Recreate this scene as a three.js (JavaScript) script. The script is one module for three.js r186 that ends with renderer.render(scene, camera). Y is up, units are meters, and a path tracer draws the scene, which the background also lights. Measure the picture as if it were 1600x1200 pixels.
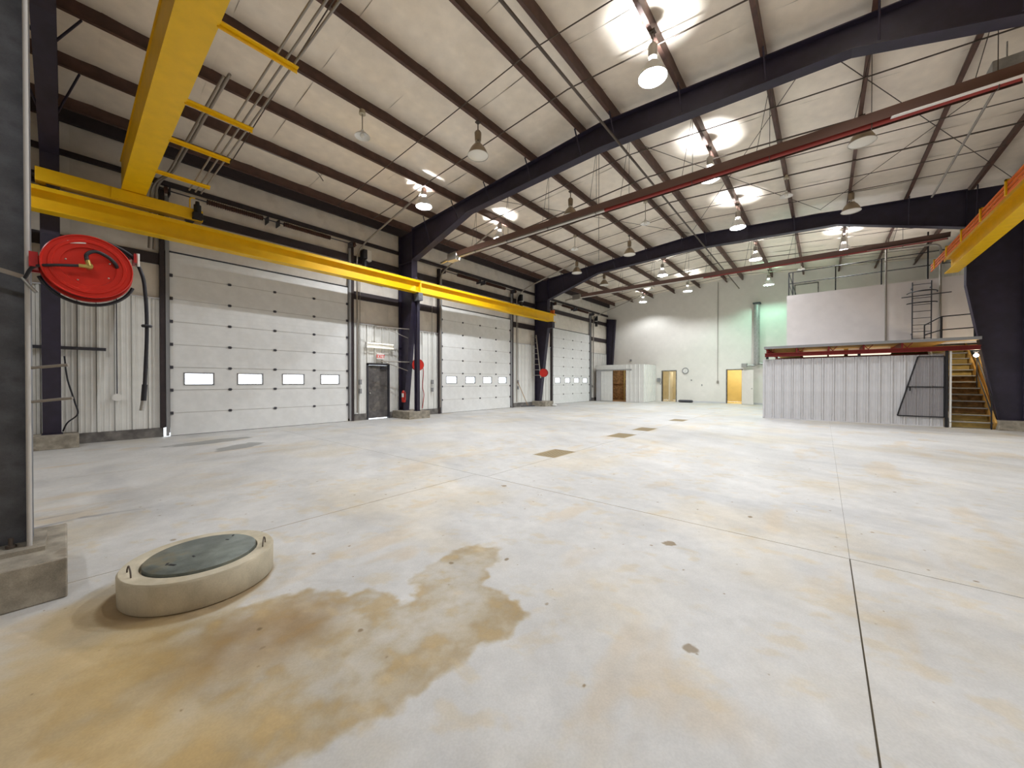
import * as THREE from 'three';
import { mergeGeometries, toCreasedNormals } from 'three/addons/utils/BufferGeometryUtils.js';
import { RoundedBoxGeometry } from 'three/addons/geometries/RoundedBoxGeometry.js';
import { RectAreaLightUniformsLib } from 'three/addons/lights/RectAreaLightUniformsLib.js';
import { FontLoader } from 'three/addons/loaders/FontLoader.js';
import { TextGeometry } from 'three/addons/geometries/TextGeometry.js';

// ---------------------------------------------------------------- camera, sky, exposure
const scene = new THREE.Scene();
const camera = new THREE.PerspectiveCamera(91.696, 4 / 3, 0.05, 200);
camera.rotation.order = 'YXZ';
camera.position.set(0, 1.45, 0);
camera.rotation.y = THREE.MathUtils.degToRad(39.897);
camera.rotation.x = THREE.MathUtils.degToRad(-0.393);
scene.background = new THREE.Color().setRGB(0.86, 0.93, 1.0);
scene.backgroundIntensity = 16;
const renderer = new THREE.WebGLRenderer();
renderer.toneMapping = THREE.LinearToneMapping;
renderer.toneMappingExposure = 0.37;
renderer.shadowMap.enabled = true;
RectAreaLightUniformsLib.init();
const LAMP = 150;                                    // candela of one lit high-bay lamp
const LAMP_COLOR = [0.945, 0.985, 1.03];

// ---------------------------------------------------------------- main dimensions (metres)
const XL = -13.3, XR = 4.55, RIDGE = -4.4, ZF = -27.9, ZB = 9.4;
const FRAMES = [0.2, -8.8, -18.1];
const slope = 0.072;
const deckY = x => 8.29 - Math.abs(x - RIDGE) * slope;   // underside of roof deck
const purlinDepth = 0.30;
const PUR = [-12.7, -11.25, -9.72, -8.2, -6.55, -4.93, -3.98, -2.42, -0.9, 0.66, 2.12, 3.55];

// ---------------------------------------------------------------- noise and textures
function rng(seed) { let s = seed >>> 0; return () => { s = (s + 0x6D2B79F5) >>> 0; let t = Math.imul(s ^ (s >>> 15), 1 | s); t = (t + Math.imul(t ^ (t >>> 7), 61 | t)) ^ t; return ((t ^ (t >>> 14)) >>> 0) / 4294967296; }; }
const hash = (x, y, s) => { let h = Math.imul(x, 374761393) + Math.imul(y, 668265263) + Math.imul(s, 1274126177); h = Math.imul(h ^ (h >>> 13), 1274126177); return ((h ^ (h >>> 16)) >>> 0) / 4294967296; };
function vnoise(x, y, s, per = 0) {
  let xi = Math.floor(x), yi = Math.floor(y); let fx = x - xi, fy = y - yi; fx = fx * fx * (3 - 2 * fx); fy = fy * fy * (3 - 2 * fy);
  const w = v => per ? ((v % per) + per) % per : v;
  const a = hash(w(xi), w(yi), s), b = hash(w(xi + 1), w(yi), s), c = hash(w(xi), w(yi + 1), s), d = hash(w(xi + 1), w(yi + 1), s);
  return a + (b - a) * fx + (c - a) * fy + (a - b - c + d) * fx * fy;
}
function fbm(x, y, s, oct = 4, per = 0) { let v = 0, a = 0.5, n = 0; for (let o = 0; o < oct; o++) { v += a * vnoise(x, y, s + o, per); n += a; a *= 0.5; x *= 2; y *= 2; per *= 2; } return v / n; }
const sst = (a, b, x) => { const t = Math.min(1, Math.max(0, (x - a) / (b - a))); return t * t * (3 - 2 * t); };
function tex(w, h, fn, srgb = true, repeat = null) {
  const d = new Uint8Array(w * h * 4);
  for (let j = 0; j < h; j++) for (let i = 0; i < w; i++) { const c = fn(i / w, j / h), k = (j * w + i) * 4; d[k] = c[0]; d[k + 1] = c[1]; d[k + 2] = c[2]; d[k + 3] = 255; }
  const t = new THREE.DataTexture(d, w, h); t.wrapS = t.wrapT = THREE.RepeatWrapping; t.magFilter = THREE.LinearFilter; t.minFilter = THREE.LinearMipmapLinearFilter; t.generateMipmaps = true;
  if (srgb) t.colorSpace = THREE.SRGBColorSpace; if (repeat) t.repeat.set(repeat, repeat); t.needsUpdate = true; return t;
}
// mottled surface of one colour: dirt and grain, tiled every 'size' metres (uv in metres)
function mottle(rgb, amp, size, seed, dirt = 0, dirtRGB = [70, 60, 50]) {
  return tex(256, 256, (u, v) => {
    const n = fbm(u * 8, v * 8, seed, 5, 8) - 0.5, g = hash(Math.floor(u * 256), Math.floor(v * 256), seed) - 0.5;
    const k = 1 + amp * (n * 1.6 + g * 0.35), m = dirt * sst(0.56, 0.74, fbm(u * 4, v * 4, seed + 31, 5, 4));
    return rgb.map((c, i) => Math.min(255, Math.max(0, c * k * (1 - m) + dirtRGB[i] * m)));
  }, true, 1 / size);
}
const std = (o) => new THREE.MeshStandardMaterial({ side: THREE.DoubleSide, ...o });
const M = {
  concrete: std({ map: mottle([150, 142, 128], 0.35, 0.9, 3, 0.45, [88, 78, 66]), roughness: 0.9 }),
  kerb: std({ map: mottle([112, 108, 104], 0.4, 1.1, 5, 0.4, [70, 66, 66]), roughness: 0.92 }),
  ring: std({ map: mottle([190, 180, 158], 0.16, 0.8, 9, 0.2, [150, 135, 105]), roughness: 0.92 }),
  lid: std({ map: mottle([112, 118, 112], 0.3, 0.7, 12, 0.6, [140, 128, 100]), roughness: 0.55, metalness: 0.35 }),
  liner: std({ map: mottle([228, 227, 222], 0.04, 1.3, 15), roughness: 0.42 }),
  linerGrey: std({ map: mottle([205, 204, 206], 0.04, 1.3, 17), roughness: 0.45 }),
  vinyl: new THREE.MeshPhysicalMaterial({ map: mottle([244, 231, 213], 0.05, 1.5, 19, 0.06, [190, 175, 150]), roughness: 0.4, clearcoat: 0.8, clearcoatRoughness: 0.32, side: THREE.DoubleSide }),
  vinylWall: std({ map: mottle([228, 220, 208], 0.06, 1.5, 21, 0.12, [170, 150, 130]), roughness: 0.45 }),
  drywall: std({ map: mottle([228, 224, 216], 0.03, 2, 23), roughness: 0.75 }),
  drywallPink: std({ map: mottle([234, 227, 224], 0.03, 2, 24), roughness: 0.75 }),
  office: std({ map: mottle([238, 224, 178], 0.05, 2, 25), roughness: 0.8 }),
  hall: std({ map: mottle([228, 218, 192], 0.05, 2, 26), roughness: 0.8 }),
  doorPanel: std({ map: mottle([230, 230, 228], 0.04, 1.2, 27, 0.05, [180, 175, 165]), roughness: 0.4 }),
  doorDark: std({ map: mottle([92, 88, 86], 0.3, 0.8, 29, 0.35, [150, 140, 125]), roughness: 0.6 }),
  frameSteel: std({ map: mottle([42, 36, 54], 0.25, 1.2, 31, 0.1, [70, 58, 60]), roughness: 0.55 }),
  purlin: std({ map: mottle([88, 62, 52], 0.25, 1.2, 33, 0.2, [50, 36, 34]), roughness: 0.6 }),
  girt: std({ map: mottle([48, 38, 40], 0.25, 1.1, 35), roughness: 0.65 }),
  columnGrey: std({ map: mottle([92, 94, 100], 0.3, 0.6, 37, 0.4, [60, 60, 64]), roughness: 0.5 }),
  yellow: std({ map: mottle([240, 190, 0], 0.05, 1.2, 39, 0.06, [150, 105, 10]), roughness: 0.42 }),
  orange: std({ color: 0xd8661a, roughness: 0.5 }),
  black: std({ color: 0x16151a, roughness: 0.6 }),
  rubber: std({ color: 0x22222a, roughness: 0.45 }),
  galv: std({ map: mottle([176, 176, 174], 0.15, 0.5, 41), roughness: 0.38, metalness: 0.6 }),
  conduit: std({ color: 0x9a938a, roughness: 0.4, metalness: 0.5 }),
  conduitPale: std({ color: 0xbdb9b4, roughness: 0.5 }),
  seal: std({ color: 0xc6c4bf, roughness: 0.7 }),
  rod: std({ color: 0x5a5048, roughness: 0.6, metalness: 0.3 }),
  alu: std({ color: 0xc9c4bb, roughness: 0.32, metalness: 0.75 }),
  bronze: std({ color: 0x9a8a74, roughness: 0.38, metalness: 0.6 }),
  reflectorIn: std({ color: 0xf2f2f0, roughness: 0.5 }),
  brownReflector: std({ color: 0x63493f, roughness: 0.5, metalness: 0.3 }),
  darkRed: std({ color: 0x7e1c16, roughness: 0.6 }),
  heatTube: std({ color: 0x8e2a22, roughness: 0.55 }),
  red: std({ color: 0xc9281c, roughness: 0.34 }),
  redDark: std({ color: 0xa81f22, roughness: 0.4 }),
  brass: std({ color: 0xc9b46a, roughness: 0.35, metalness: 0.7 }),
  white: std({ color: 0xe9e7e2, roughness: 0.5 }),
  grey: std({ color: 0x8b8b8c, roughness: 0.55 }),
  steelDk: std({ color: 0x3c3b42, roughness: 0.55 }),
  spring: std({ color: 0x4a2c20, roughness: 0.6, metalness: 0.2 }),
  ply: std({ map: mottle([205, 160, 84], 0.15, 0.8, 43, 0.2, [160, 115, 55]), roughness: 0.75 }),
  wood: std({ map: mottle([158, 120, 76], 0.4, 0.7, 45, 0.4, [96, 66, 36]), roughness: 0.8 }),
  tread: std({ color: 0x4b4036, roughness: 0.7 }),
  stair: std({ map: mottle([196, 170, 104], 0.15, 0.7, 46), roughness: 0.7 }),
  grate: std({ color: 0xa39272, roughness: 0.75, metalness: 0.1 }),
  pit: std({ color: 0x4b4335, roughness: 0.95 }),
  snow: std({ color: 0xf4f6fa, roughness: 0.95 }),
  roof: std({ color: 0xb4aca0, roughness: 0.8 }),
  mesh: std({ color: 0x8d878a, roughness: 0.6 }),
  glass: new THREE.MeshPhysicalMaterial({ color: 0xffffff, transmission: 1, thickness: 0, roughness: 0.05, ior: 1.45, side: THREE.DoubleSide }),
  tubeGlow: std({ color: 0xffffff, emissive: 0xfff4d8, emissiveIntensity: 3.2, roughness: 0.4 }),
  lampGlow: std({ color: 0xffffff, emissive: 0xfdf8ff, emissiveIntensity: 30, roughness: 0.4 }),
  bulbOff: std({ color: 0xe8e4da, roughness: 0.25 }),
  exitWhite: std({ color: 0xf2ece6, roughness: 0.5 }),
  exitRed: std({ color: 0xd8281e, roughness: 0.5, emissive: 0xd8281e, emissiveIntensity: 0.35 }),
};

// ---------------------------------------------------------------- geometry helpers
const V = (x, y, z) => new THREE.Vector3(x, y, z);
function prep(g) { g = g.index ? g.toNonIndexed() : g; for (const k of Object.keys(g.attributes)) if (!['position', 'normal', 'uv'].includes(k)) g.deleteAttribute(k); if (!g.attributes.uv) g.setAttribute('uv', new THREE.BufferAttribute(new Float32Array(g.attributes.position.count * 2), 2)); return g; }
function metreUV(g) {
  if (g.userData.keepUV) return g;   // uv in metres, each triangle mapped along its main axis
  const p = g.attributes.position, n = p.count, uv = new Float32Array(n * 2), a = V(), b = V(), c = V();
  for (let i = 0; i < n; i += 3) {
    a.fromBufferAttribute(p, i); b.fromBufferAttribute(p, i + 1); c.fromBufferAttribute(p, i + 2);
    const N = b.clone().sub(a).cross(c.clone().sub(a)); const ax = Math.abs(N.x), ay = Math.abs(N.y), az = Math.abs(N.z);
    [a, b, c].forEach((q, k) => { let u, v; if (ax >= ay && ax >= az) { u = q.z; v = q.y; } else if (ay >= az) { u = q.x; v = q.z; } else { u = q.x; v = q.y; } uv[(i + k) * 2] = u; uv[(i + k) * 2 + 1] = v; });
  }
  g.setAttribute('uv', new THREE.BufferAttribute(uv, 2)); return g;
}
const joinG = gs => gs.length === 1 ? (gs[0].userData.keepUV ? gs[0] : prep(gs[0])) : mergeGeometries(gs.map(prep));
const bx = (x0, x1, y0, y1, z0, z1) => new THREE.BoxGeometry(Math.abs(x1 - x0), Math.abs(y1 - y0), Math.abs(z1 - z0)).translate((x0 + x1) / 2, (y0 + y1) / 2, (z0 + z1) / 2);
const rbx = (x0, x1, y0, y1, z0, z1, r = 0.01, s = 2) => new RoundedBoxGeometry(Math.abs(x1 - x0), Math.abs(y1 - y0), Math.abs(z1 - z0), s, r).translate((x0 + x1) / 2, (y0 + y1) / 2, (z0 + z1) / 2);
function bar(p, q, r, seg = 8, r2 = r) { const a = V(...p), b = V(...q), d = b.clone().sub(a), L = d.length(); const g = new THREE.CylinderGeometry(r2, r, L, seg); g.applyQuaternion(new THREE.Quaternion().setFromUnitVectors(V(0, 1, 0), d.normalize())); const m = a.add(b).multiplyScalar(0.5); return g.translate(m.x, m.y, m.z); }
function flat(p, q, w, t, up = [0, 0, 1]) { // rectangular bar from p to q, width w along 'up', thickness t
  const a = V(...p), b = V(...q), d = b.clone().sub(a), L = d.length(); d.normalize(); let z = V(...up); z.sub(d.clone().multiplyScalar(z.dot(d))).normalize(); const y = z.clone().cross(d);
  const g = new THREE.BoxGeometry(L, t, w); g.applyMatrix4(new THREE.Matrix4().makeBasis(d, y, z)); const m = a.add(b).multiplyScalar(0.5); return g.translate(m.x, m.y, m.z);
}
function pipe(pts, r, seg = 8, bend = 0.12) { // polyline pipe with rounded bends
  const P = pts.map(p => V(...p)), path = new THREE.CurvePath(); let last = P[0];
  for (let i = 1; i < P.length - 1; i++) { const a = P[i].clone().sub(last), b = P[i + 1].clone().sub(P[i]); const k = Math.min(bend, a.length() * 0.45, b.length() * 0.45); const s = P[i].clone().sub(a.normalize().multiplyScalar(k)), e = P[i].clone().add(b.normalize().multiplyScalar(k)); path.add(new THREE.LineCurve3(last, s)); path.add(new THREE.QuadraticBezierCurve3(s, P[i], e)); last = e; }
  path.add(new THREE.LineCurve3(last, P[P.length - 1]));
  const N = []; path.curves.forEach((c, i) => { const n = c.isLineCurve3 ? 1 : 5; for (let k = i ? 1 : 0; k <= n; k++) N.push(c.getPoint(k / n)); });
  const gs = []; for (let i = 0; i < N.length - 1; i++) gs.push(bar(N[i].toArray(), N[i + 1].toArray(), r, seg)); return joinG(gs);
}
const hose = (pts, r, n = 60, seg = 10) => new THREE.TubeGeometry(new THREE.CatmullRomCurve3(pts.map(p => V(...p))), n, r, seg);
function prism(poly, z0, z1) { const s = new THREE.Shape(poly.map(p => new THREE.Vector2(p[0], p[1]))); return new THREE.ExtrudeGeometry(s, { depth: z1 - z0, bevelEnabled: false }).translate(0, 0, z0); }
function lathe(prof, seg = 28) { return toCreasedNormals(new THREE.LatheGeometry(prof.map(p => new THREE.Vector2(Math.max(p[0], 0.0015), p[1])), seg), 0.7); }

// ---------------------------------------------------------------- scene helpers
const used = {};
function numbered(n) { if (!(n in used)) { used[n] = 0; return n; } used[n]++; return n + '_' + String(used[n]).padStart(3, '0'); }
const sh = o => { o.castShadow = true; o.receiveShadow = true; return o; };
function part(parent, name, geos, mat, label) { const m = sh(new THREE.Mesh(metreUV(joinG(Array.isArray(geos) ? geos : [geos])), mat)); m.name = name; if (label) m.userData.label = label; parent.add(m); return m; }
function thing(name, label, category, group, kind) { const g = new THREE.Group(); g.name = numbered(name); g.userData = { label, category }; if (group) g.userData.group = group; if (kind) g.userData.kind = kind; scene.add(g); return g; }
function settle(g) { // move a thing's origin to the middle of its base
  g.updateMatrixWorld(true); const b = new THREE.Box3().setFromObject(g); const c = V((b.min.x + b.max.x) / 2, b.min.y, (b.min.z + b.max.z) / 2); g.children.forEach(o => o.position.sub(c)); g.position.copy(c); return g;
}
function single(name, geos, mat, label, category, group, kind) {
  const m = sh(new THREE.Mesh(metreUV(joinG(Array.isArray(geos) ? geos : [geos])), mat)); m.name = numbered(name); m.userData = { label, category }; if (group) m.userData.group = group; if (kind) m.userData.kind = kind;
  m.geometry.computeBoundingBox(); const b = m.geometry.boundingBox, c = V((b.min.x + b.max.x) / 2, b.min.y, (b.min.z + b.max.z) / 2); m.geometry.translate(-c.x, -c.y, -c.z); m.position.copy(c); scene.add(m); return m;
}
const struct = (name, geos, mat, label, category) => single(name, geos, mat, label, category, null, 'structure');
function inst(parent, name, geo, mat, x, y, z, ry = 0) { const m = sh(new THREE.Mesh(geo, mat)); m.name = name; m.position.set(x, y, z); m.rotation.y = ry; parent.add(m); return m; }
const G = {}; const shared = (key, f) => G[key] || (G[key] = metreUV(joinG([].concat(f()))));

// ================================================================ FLOOR
const toPoly = a => a;
const STAIN = [[-2.9, -0.55], [-2.86, -0.79], [-2.78, -1.08], [-2.55, -1.24], [-2.47, -1.22], [-2.45, -1.36], [-2.3, -1.39], [-2.13, -1.4], [-2.09, -1.48], [-2.2, -1.55], [-2.32, -1.64], [-2.42, -1.93], [-2.43, -2.2], [-2.24, -2.44], [-2.1, -2.44], [-1.97, -2.1], [-1.86, -1.92], [-1.72, -1.97], [-1.52, -1.94], [-1.4, -1.83], [-1.41, -1.66], [-1.43, -1.47], [-1.4, -1.31], [-1.43, -1.2], [-1.44, -0.9], [-1.7, -0.3], [-2.3, 0.1], [-2.9, 0.05], [-3.0, -0.25]];
function polyDist(P, x, y) { let d = 1e9, ins = false; for (let i = 0, j = P.length - 1; i < P.length; j = i++) { const [ax, ay] = P[i], [bX, bY] = P[j]; const ex = bX - ax, ey = bY - ay, wx = x - ax, wy = y - ay; const t = Math.max(0, Math.min(1, (wx * ex + wy * ey) / (ex * ex + ey * ey))); const dx = wx - ex * t, dy = wy - ey * t; d = Math.min(d, dx * dx + dy * dy); if ((ay > y) !== (bY > y) && x < (bX - ax) * (y - ay) / (bY - ay) + ax) ins = !ins; } return (ins ? -1 : 1) * Math.sqrt(d); }
const spots = (() => { const r = rng(77), a = []; for (let i = 0; i < 420; i++) a.push([-6.4 + r() * 10.4, -8.6 + r() * 10.6, 0.004 + r() * r() * 0.018, 0.35 + 0.5 * r()]); for (const [x, z, s] of [[-1.06, -3.46, 0.05], [-0.55, -2.17, 0.035], [-1.98, -2.3, 0.022], [-0.6, -4.7, 0.03], [-3.4, -3.9, 0.03]]) a.push([x, z, s, 0.75]); const m = new Map(); for (const p of a) { const r = p[2] * 1.6; for (let i = Math.floor((p[0] - r) * 4); i <= Math.floor((p[0] + r) * 4); i++) for (let j = Math.floor((p[1] - r) * 4); j <= Math.floor((p[1] + r) * 4); j++) { const k = i * 1000 + j; if (!m.has(k)) m.set(k, []); m.get(k).push(p); } } return m; })();
const TYRE = [[-5.97, 0.21, -6.06, -0.11, 0.05, 0.8], [-6.06, -0.11, -5.95, -0.6, 0.05, 0.55], [-6.3, 0.19, -6.35, -0.3, 0.03, 0.5]];
function floorColor(x, z, fine) {
  const n1 = fbm(x * 0.35 + 7, z * 0.35, 101, 2), n2 = fbm(x * 1.6, z * 1.6, 111, 4), st = fbm(x * 0.55 + z * 0.8, z * 3.4 - x * 2.2, 121, 3), st2 = fbm(x * 3.1, z * 0.5, 131, 3);
  let c = [190, 188, 185];
  let k = 1 + 0.10 * (n1 - 0.5) + 0.09 * (n2 - 0.5) + 0.08 * (st - 0.5) + 0.05 * (st2 - 0.5);
  const mix = (t, m) => { c = c.map((v, i) => v + (t[i] - v) * m); };
  mix([196, 176, 140], 0.36 * sst(0.5, 0.78, fbm(x * 0.9 + 3, z * 0.9 + 11, 141, 5)) * 0.75);
  mix([160, 160, 162], 0.3 * sst(0.6, 0.8, fbm(x * 0.7 + 23, z * 2.3 + 5, 151, 4)));
  mix([190, 160, 118], 0.28 * sst(0.64, 0.8, fbm(x * 2.6 + 3, z * 1.1 + 17, 161, 4)));
  const w = (fbm(x * 5, z * 5, 171, 3) - 0.5);
  // damp patches in front of the first overhead door
  for (const [ex, ez, ra, rb, an] of [[-11.3, -2.25, 0.8, 0.32, 1.35], [-10.0, -2.5, 0.62, 0.28, 0.95]]) { const dx = x - ex, dz = z - ez, u = dx * Math.cos(an) + dz * Math.sin(an), v = -dx * Math.sin(an) + dz * Math.cos(an); mix([128, 128, 124], 0.75 * sst(1.12, 0.9, Math.hypot(u / ra, v / rb) + w * 0.6)); }
  if (x > -5 && x < 0.2 && z > -3.6 && z < 1.5) {
    const d = polyDist(STAIN, x, z) + w * 0.12 + (fbm(x * 11, z * 11, 177, 4) - 0.5) * 0.12; const m = sst(0.02, -0.045, d);
    if (m > 0) { const q = fbm(x * 3.3, z * 3.3, 181, 5), q2 = fbm(x * 9, z * 9, 187, 4); mix([158, 141, 110], m * (0.2 + 0.55 * sst(0.25, 0.75, q) + 0.35 * sst(0.3, 0.7, q2))); mix([176, 146, 92], m * 0.35 * sst(0.55, 0.75, q2)); mix([128, 98, 60], m * 0.6 * sst(0.85, 0.1, Math.hypot((x + 2.45) / 0.55, (z + 0.72) / 0.75)) * (0.4 + q)); mix([152, 128, 90], m * 0.3 * sst(-0.1, 0.0, d) * (0.3 + q)); }
    // tide mark of dried water around the concrete ring
    const rr = Math.hypot(x + 3.42, z + 0.48) + w * 0.1; mix([176, 156, 116], 0.4 * sst(0.6, 0.54, rr)); mix([112, 86, 50], 0.6 * sst(0.485, 0.45, Math.hypot(x + 3.42, z + 0.58) + w * 0.03));
  }
  mix([184, 156, 104], 0.75 * sst(0.3, 0.62, fbm(x * 1.5 + 40, z * 1.5, 191, 5)) * sst(-1.1, 0.1, z + 0.25 * x + 0.55 + w) * sst(0.5, -1.5, x));
  // dark rubber tyre streak beside the near column
  for (const [ax, az, bX, bZ, wd, m] of TYRE) { const ex = bX - ax, ez = bZ - az, t = Math.max(0, Math.min(1, ((x - ax) * ex + (z - az) * ez) / (ex * ex + ez * ez))), d = Math.hypot(x - ax - ex * t, z - az - ez * t) + w * 0.05; mix([112, 112, 116], m * sst(wd, wd * 0.3, d) * (1 - 0.75 * t) * (0.35 + st)); }
  if (fine) for (const [sx, sz, r, m] of spots.get(Math.floor(x * 4) * 1000 + Math.floor(z * 4)) || []) { const dx = x - sx, dz = z - sz; if (dx * dx + dz * dz < r * r * 2.2) { const q = Math.hypot(dx * (1 + 0.4 * Math.sin(sx * 50)), dz * 0.8) + (fbm(x * 30, z * 30, 201, 2) - 0.5) * r * 0.9; mix([112, 92, 62], m * sst(r, r * 0.6, q)); } }
  if (fine) { k *= 1 + 0.07 * (fbm(x * 14, z * 14, 221, 3) - 0.5); mix([190, 166, 124], 0.28 * sst(0.6, 0.8, fbm(x * 5.5 + z * 2, z * 7, 231, 4))); }
  const g = (hash(Math.round(x * 900), Math.round(z * 900), 5) - 0.5) * 0.05;
  return c.map(v => Math.max(0, Math.min(255, v * (k + g))));
}
function floorTex(x0, z0, size, px, fine) { const t = tex(px, px, (u, v) => floorColor(x0 + u * size, z0 + v * size, fine)); t.wrapS = t.wrapT = THREE.ClampToEdgeWrapping; t.repeat.set(1 / size, 1 / size); t.offset.set(-x0 / size, -z0 / size); return t; }
const roughFloor = tex(256, 256, (u, v) => { const n = 105 + 95 * fbm(u * 6, v * 6, 211, 5, 6); return [n, n, n]; }, false, 1 / 3.1);
M.floorNear = std({ map: floorTex(-6.6, -8.6, 10.8, 1800, true), roughness: 1, roughnessMap: roughFloor });
M.floorFar = std({ map: floorTex(-14, -29, 39, 1600, false), roughness: 1, roughnessMap: roughFloor });
{
  const fl = thing('floor', 'pale stained concrete slab floor with saw-cut joints', 'floor', null, 'structure');
  const xsNear = [XL - 0.14, -8.7, -4.16, 0.17, XR + 0.15], xsFar = [XL - 0.14, -8.7, -3.935, 0.17, XR + 0.15], zs = [ZB + 0.1, 4.4, -4.1, -12.0, -20.0, ZF - 0.15], g = 0.004;
  const holes = [[-4.42, -3.9, -6.73, -5.92], [-4.42, -3.9, -9.98, -9.15], [-4.42, -3.9, -11.68, -10.86], [-4.42, -3.9, -15.1, -14.3]];
  part(fl, 'subgrade', [bx(XL - 0.14, XR + 0.15, -0.4, -0.3, ZF - 0.15, ZB + 0.1)], M.pit);
  part(fl, 'joint_filler', [...[-8.7, 0.17].map(x => bx(x - 0.02, x + 0.02, -0.2, -0.006, ZF - 0.1, ZB)), bx(-4.18, -4.14, -0.2, -0.006, -4.1, ZB), ...[[-5.9, -4.1], [-9.13, -6.75], [-10.84, -10.0], [-14.28, -11.7], [ZF, -15.12]].map(([a, b]) => bx(-3.955, -3.915, -0.2, -0.006, a, b)), ...zs.slice(1, -1).flatMap(z => [bx(XL, -4.45, -0.2, -0.006, z - 0.02, z + 0.02), bx(-3.85, XR, -0.2, -0.006, z - 0.02, z + 0.02)])], M.pit, 'dark open joint between slabs');
  for (let i = 0; i < 4; i++) for (let j = 0; j < zs.length - 1; j++) { const xs = zs[j] < -4 ? xsFar : xsNear;
    const far1 = zs[j] < -4, gx = far1 ? 0.0012 : g, gl = far1 && i === 2 ? 0.004 : gx, gr = far1 && i === 1 ? 0.004 : gx, ga = j > 2 ? 0.0012 : g, gb = j > 1 ? 0.0012 : g, X0 = xs[i] + (i ? gl : 0), X1 = xs[i + 1] - (i < xs.length - 2 ? gr : 0), z1 = zs[j] - (j ? ga : 0), z0 = zs[j + 1] + (j < zs.length - 2 ? gb : 0);
    // leave the drain openings free where the slab holds one
    const cut = holes.filter(h => h[0] < X1 && h[1] > X0 && h[2] < z1 && h[3] > z0); let boxes = [];
    if (!cut.length) boxes.push([X0, X1, z0, z1]);
    else { let z = z0; for (const h of cut.sort((a, b) => a[2] - b[2])) { if (h[2] > z) boxes.push([X0, X1, z, h[2]]); const a = Math.max(z, h[2]), b = Math.min(z1, h[3]); if (h[0] > X0) boxes.push([X0, h[0], a, b]); if (h[1] < X1) boxes.push([h[1], X1, a, b]); z = b; } if (z < z1) boxes.push([X0, X1, z, z1]); }
    // split at the border of the finely drawn area
    const near = [], far = [];
    for (const b of boxes) { const a = [Math.max(b[0], -6.4), Math.min(b[1], 4.0), Math.max(b[2], -8.4), Math.min(b[3], 2.0)]; if (a[0] < a[1] && a[2] < a[3]) { near.push(a); for (const r of [[b[0], b[1], b[2], a[2]], [b[0], b[1], a[3], b[3]], [b[0], a[0], a[2], a[3]], [a[1], b[1], a[2], a[3]]]) if (r[1] - r[0] > 1e-4 && r[3] - r[2] > 1e-4) far.push(r); } else far.push(b); }
    if (near.length) { const m = part(fl, 'slab', near.map(b => bx(b[0], b[1], -0.3, 0, b[2], b[3])), M.floorNear); if (far.length) part(m, 'slab_end', far.map(b => bx(b[0], b[1], -0.3, 0, b[2], b[3])), M.floorFar); }
    else part(fl, 'slab', far.map(b => bx(b[0], b[1], -0.3, 0, b[2], b[3])), M.floorFar);
  }
  // floor drains with bar gratings
  const names = ['first from the manhole ring', 'second from the manhole ring', 'third from the manhole ring', 'closest to the far wall'];
  holes.forEach((h, k) => {
    const t = thing('floor_drain', 'steel floor drain grate set in the slab, ' + names[k], 'drain', 'floor drains in a line');
    part(t, 'sump', [bx(h[0] + 0.012, h[1] - 0.012, -0.29, -0.27, h[2] + 0.012, h[3] - 0.012), bx(h[0] + 0.004, h[0] + 0.012, -0.29, -0.03, h[2] + 0.004, h[3] - 0.004), bx(h[1] - 0.012, h[1] - 0.004, -0.29, -0.03, h[2] + 0.004, h[3] - 0.004)], M.pit);
    part(t, 'frame', [bx(h[0] + 0.004, h[0] + 0.03, -0.03, -0.002, h[2] + 0.004, h[3] - 0.004), bx(h[1] - 0.03, h[1] - 0.004, -0.03, -0.002, h[2] + 0.004, h[3] - 0.004), bx(h[0], h[1], -0.03, -0.002, h[2] + 0.004, h[2] + 0.03), bx(h[0], h[1], -0.03, -0.002, h[3] - 0.03, h[3] - 0.004)], M.grate);
    const n = 9; for (let i = 0; i < n; i++) { const x = h[0] + 0.05 + i * (h[1] - h[0] - 0.1) / (n - 1); part(t, 'grate_bar', bx(x - 0.015, x + 0.015, -0.028, -0.004, h[2] + 0.03, h[3] - 0.03), M.grate); }
    settle(t);
  });
}

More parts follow.
